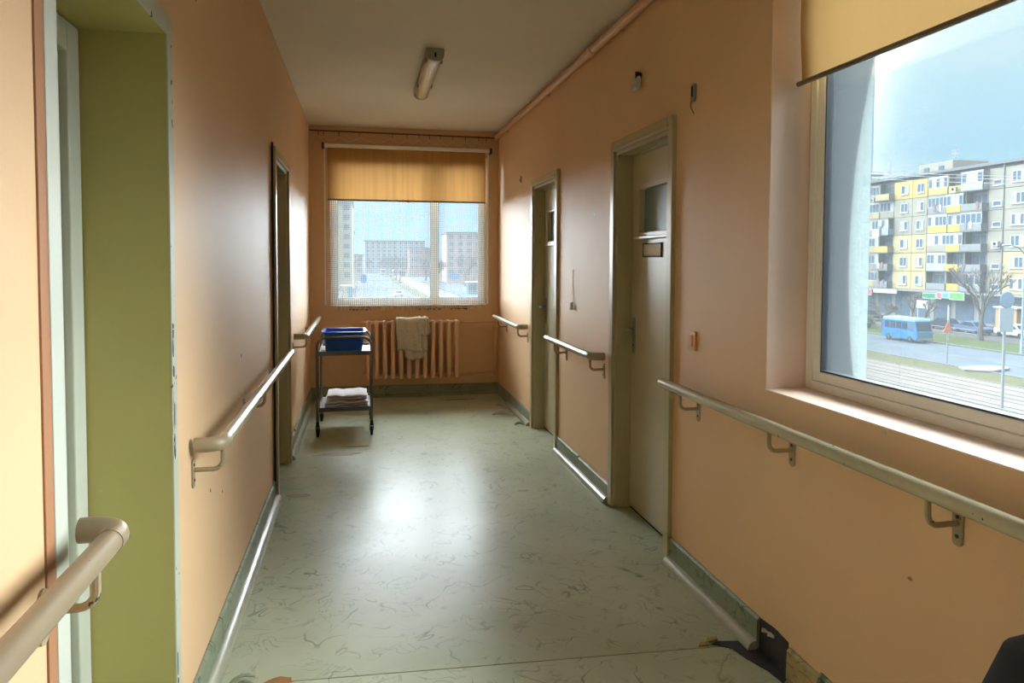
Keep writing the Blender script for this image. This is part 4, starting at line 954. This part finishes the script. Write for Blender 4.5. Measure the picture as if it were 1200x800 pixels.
tree('small bare tree with a dense crown behind the rear of the minibus', 61.5, 75.6, 12, 5.2, 1.3, 5)
tree('small bare tree beside the white billboard', 70.5, 79.0, 15, 5.0, 1.2, 4)
tree('small bare tree in front of the dark green shop sign', 73, 84.0, 18, 5.4, 1.2, 4)
def bush(label, x, y, r, h, rgb):
    q = random.Random(int(x * 7)); m = MB()
    t = thing('hedge', label, 'hedge', (x, y, ZG + .1)); mt = M('hedge_leaves', rgb, .95, .3, 2)
    for i in range(420):
        a = q.uniform(0, 2 * math.pi); ph = math.acos(q.uniform(-.2, 1)); rr = q.uniform(.8, 1.02)
        c = Vector((x + r * rr * math.sin(ph) * math.cos(a), y + r * rr * math.sin(ph) * math.sin(a), ZG + .1 + h * .2 + h * .8 * rr * max(0, math.cos(ph)))); s = q.uniform(.10, .2)
        u = Vector((q.uniform(-1, 1), q.uniform(-1, 1), q.uniform(-1, 1))).normalized(); v = u.orthogonal().normalized()
        b = len(m.v); m.v += [tuple(c + u * s), tuple(c + v * s * .6), tuple(c - u * s), tuple(c - v * s * .6)]; m.f.append((b, b+1, b+2, b+3))
    o = m.build('leaves', mt, t); o['kind'] = 'stuff'
    MB().lathe([(r * .55, 0), (r * .84, h * .25), (r * .8, h * .6), (r * .5, h * .86), (.02, h * .95)], (x, y, ZG + .1), 'z', 14).build('hedge_core', mt, t, smooth=True)
bush('round clipped hedge on the verge beside the outer window wall', 62.4, 80.4, 1.6, 1.9, (84, 92, 62)); bush('low round hedge on the verge further behind the clipped hedge', 64.0, 86.0, 1.3, 1.3, (88, 98, 64))
t = thing('railing', 'low dark street railing along the pavement in front of the parked cars', 'railing', (66, 74, ZG + .12))
for k in range(13): MB().tube([(65.6, 66 + k * 1.6, ZG + .1), (65.6, 66 + k * 1.6, ZG + 1.0)], .035, 5).build('post', mGreyD, t)
for z in (.55, 1.0): MB().tube([(65.6, 66, ZG + z), (65.6, 66 + 12 * 1.6, ZG + z)], .03, 5).build('rail_bar', mGreyD, t)

# ------------------------------------------------------------------ avenue beyond the far window
def block(label, x0, x1, y0, y1, z1, rgb, rows, cols, face='y'):
    t = thing('far_building', label, 'building', ((x0 + x1) / 2, y0, ZG)); mt = M('far_facade', rgb, .9, .04, .2)  # pale facade colours stand in for distance haze
    MB().box(x0, x1, y0, y1, ZG, z1).build('walls', mt, t); MB().box(x0 - .3, x1 + .3, y0 - .3, y1 + .3, z1, z1 + .5).build('roof', mRoof, t)
    w = MB().box(-.8, .8, -.08, .02, -.7, .7).build('window', mPane, t); first = True
    for i in range(rows):
        for j in range(cols):
            o = w if first else w.copy()
            if not first: COL.objects.link(o)
            o.parent = t; first = False
            o.location = Vector((x0 + (x1 - x0) * (j + .5) / cols, y0, ZG + 3 + (z1 - ZG - 3) * (i + .5) / rows)) - t.location
    return t
block('pale yellow apartment tower on the left side of the avenue', -24, -2.6, 205, 228, 17.2, (196, 188, 160), 8, 7)
block('pinkish apartment block at the right side of the avenue', 31, 62, 268, 284, 11.5, (190, 168, 160), 6, 9)
block('long grey apartment block closing the avenue in the distance', 2, 40, 470, 486, 13.5, (176, 176, 180), 7, 11)
block('grey blue distant apartment block behind the yellow tower', -34, -4, 390, 405, 16, (168, 176, 186), 7, 8)
block('low reddish distant building between the far trees', 24, 36, 372, 384, 7.5, (180, 150, 146), 3, 5)
block('low pale terrace of houses behind the trees left of the avenue', -16, 0.5, 300, 312, 3.2, (190, 178, 170), 3, 5)
LT = {'tower': 'bare grey street tree beside the pale yellow tower of the avenue', 'median': 'bare grey tree on the grass median of the avenue', 'pink': 'bare grey tree in front of the pinkish apartment block', 'end': 'bare grey tree before the long grey block closing the avenue'}
spots = [(-4.5, 236, 'tower'), (24, 240, 'pink'), (13.6, 300, 'median'), (4, 452, 'end'), (-5, 262, 'tower'), (-4.5, 292, 'tower'), (-3.5, 330, 'tower'), (-9, 246, 'tower'), (13.8, 352, 'median'), (13.4, 262, 'median'), (14, 405, 'median'), (27, 262, 'pink'), (32, 226, 'pink'), (37, 252, 'pink'), (42, 238, 'pink'), (49, 250, 'pink'), (26, 300, 'pink'), (13, 455, 'end'), (21, 445, 'end'), (29, 455, 'end'), (36, 450, 'end')]
protos = []
for i, (x, y, k) in enumerate(spots):
    if i < 2: c = tree(LT[k], x, y, (31, 44)[i], (13, 11.5)[i], 1.2, 5, 'bare trees along the avenue', 0, .055); protos.append(c)
    else: c = copy_tree(protos[i % 2]); c.location = (x, y, ZG); c.rotation_euler.z = i * 1.3; c['label'] = LT[k]
def roadsign(label, x, y, z0, z1, w, rgb, rnd_=False):
    t = thing('road_sign', label, 'sign', (x, y, ZG)); MB().tube([(x, y, ZG), (x, y, z1)], .09, 6).build('post', mPole, t); mt = M('road_sign_blue', rgb, .5)
    n = 20; P = [(x + w / 2 * math.copysign(abs(math.cos(a)) ** .6, math.cos(a)), y - .15, (z0 + z1) / 2 + (z1 - z0) / 2 * math.copysign(abs(math.sin(a)) ** .6, math.sin(a))) for a in [2 * math.pi * i / n for i in range(n)]]
    MB().prism(P, n, (0, .08, 0)).build('sign_plate', mt, t)
roadsign('upright blue road sign at the left edge of the avenue', .38, 170, -3.9, -1.9, 1.4, (30, 110, 200)); roadsign('wide blue road sign beside the tram tracks of the avenue', 21.4, 170, -3.1, -1.7, 2.3, (40, 130, 206))
def coach(label, x, y, rgb):
    t = thing('bus', label, 'bus', (x, y, ZG)); mt = M('coach_paint', rgb, .4)
    MB().box(x - 1.25, x + 1.25, y, y + 11, ZG + .35, ZG + 3.1).build('bus_body', mt, t, bevel=.2); MB().box(x - 1.1, x + 1.1, y - .04, y + .05, ZG + 1.4, ZG + 2.7).build('windscreen', mCarG, t, bevel=.02)
    for k in range(6): MB().box(x - 1.28, x - 1.22, y + .8 + k * 1.65, y + 2.2 + k * 1.65, ZG + 1.5, ZG + 2.6).build('side_window', mCarG, t)
    for yy in (2, 8.5):
        for s in (-1, 1): MB().lathe([(.01, -.15), (.5, -.15), (.5, .15), (.01, .15)], (x + s * 1.1, y + yy, ZG + .5), 'x', 12).build('wheel', mTyre, t)
coach('white bus far down the avenue', 17.2, 385, (214, 212, 210)); coach('red and pink tram bus far down the avenue beside the white bus', 20.6, 372, (200, 110, 110)); coach('cream bus standing far down the avenue', 12.0, 420, (206, 196, 180))
t = thing('turquoise_kiosk', 'turquoise kiosk beside the tram tracks behind the wide blue sign', 'kiosk', (27.2, 178, ZG))
MB().box(25.9, 28.5, 178, 181, ZG - .06, -4.2).build('kiosk_body', M('turq', (110, 170, 176), .7), t); MB().box(25.6, 28.8, 177.6, 181.3, -4.2, -3.9).build('kiosk_roof', mWF, t); MB().box(26.2, 28.2, 177.95, 178.05, -6, -4.6).build('kiosk_window', mPane, t)
t = thing('bus_shelter', 'glass bus shelter with teal side panel at the left pavement of the avenue', 'shelter', (-3.2, 158, ZG))
MB().box(-4.6, -2.0, 157, 161, -4.2, -4.05).build('shelter_roof', mWF, t); MB().box(-4.6, -4.5, 157, 161, ZG - .06, -4.2).build('back_panel', mPaneL, t); MB().box(-3.0, -2.1, 157, 157.1, ZG + .4, -4.3).build('side_panel', M('teal', (84, 150, 176), .5), t)
for xx, yy in ((-2.05, 157.05), (-2.05, 160.95)): MB().tube([(xx, yy, ZG - .06), (xx, yy, -4.2)], .06, 6).build('post', mPole, t)
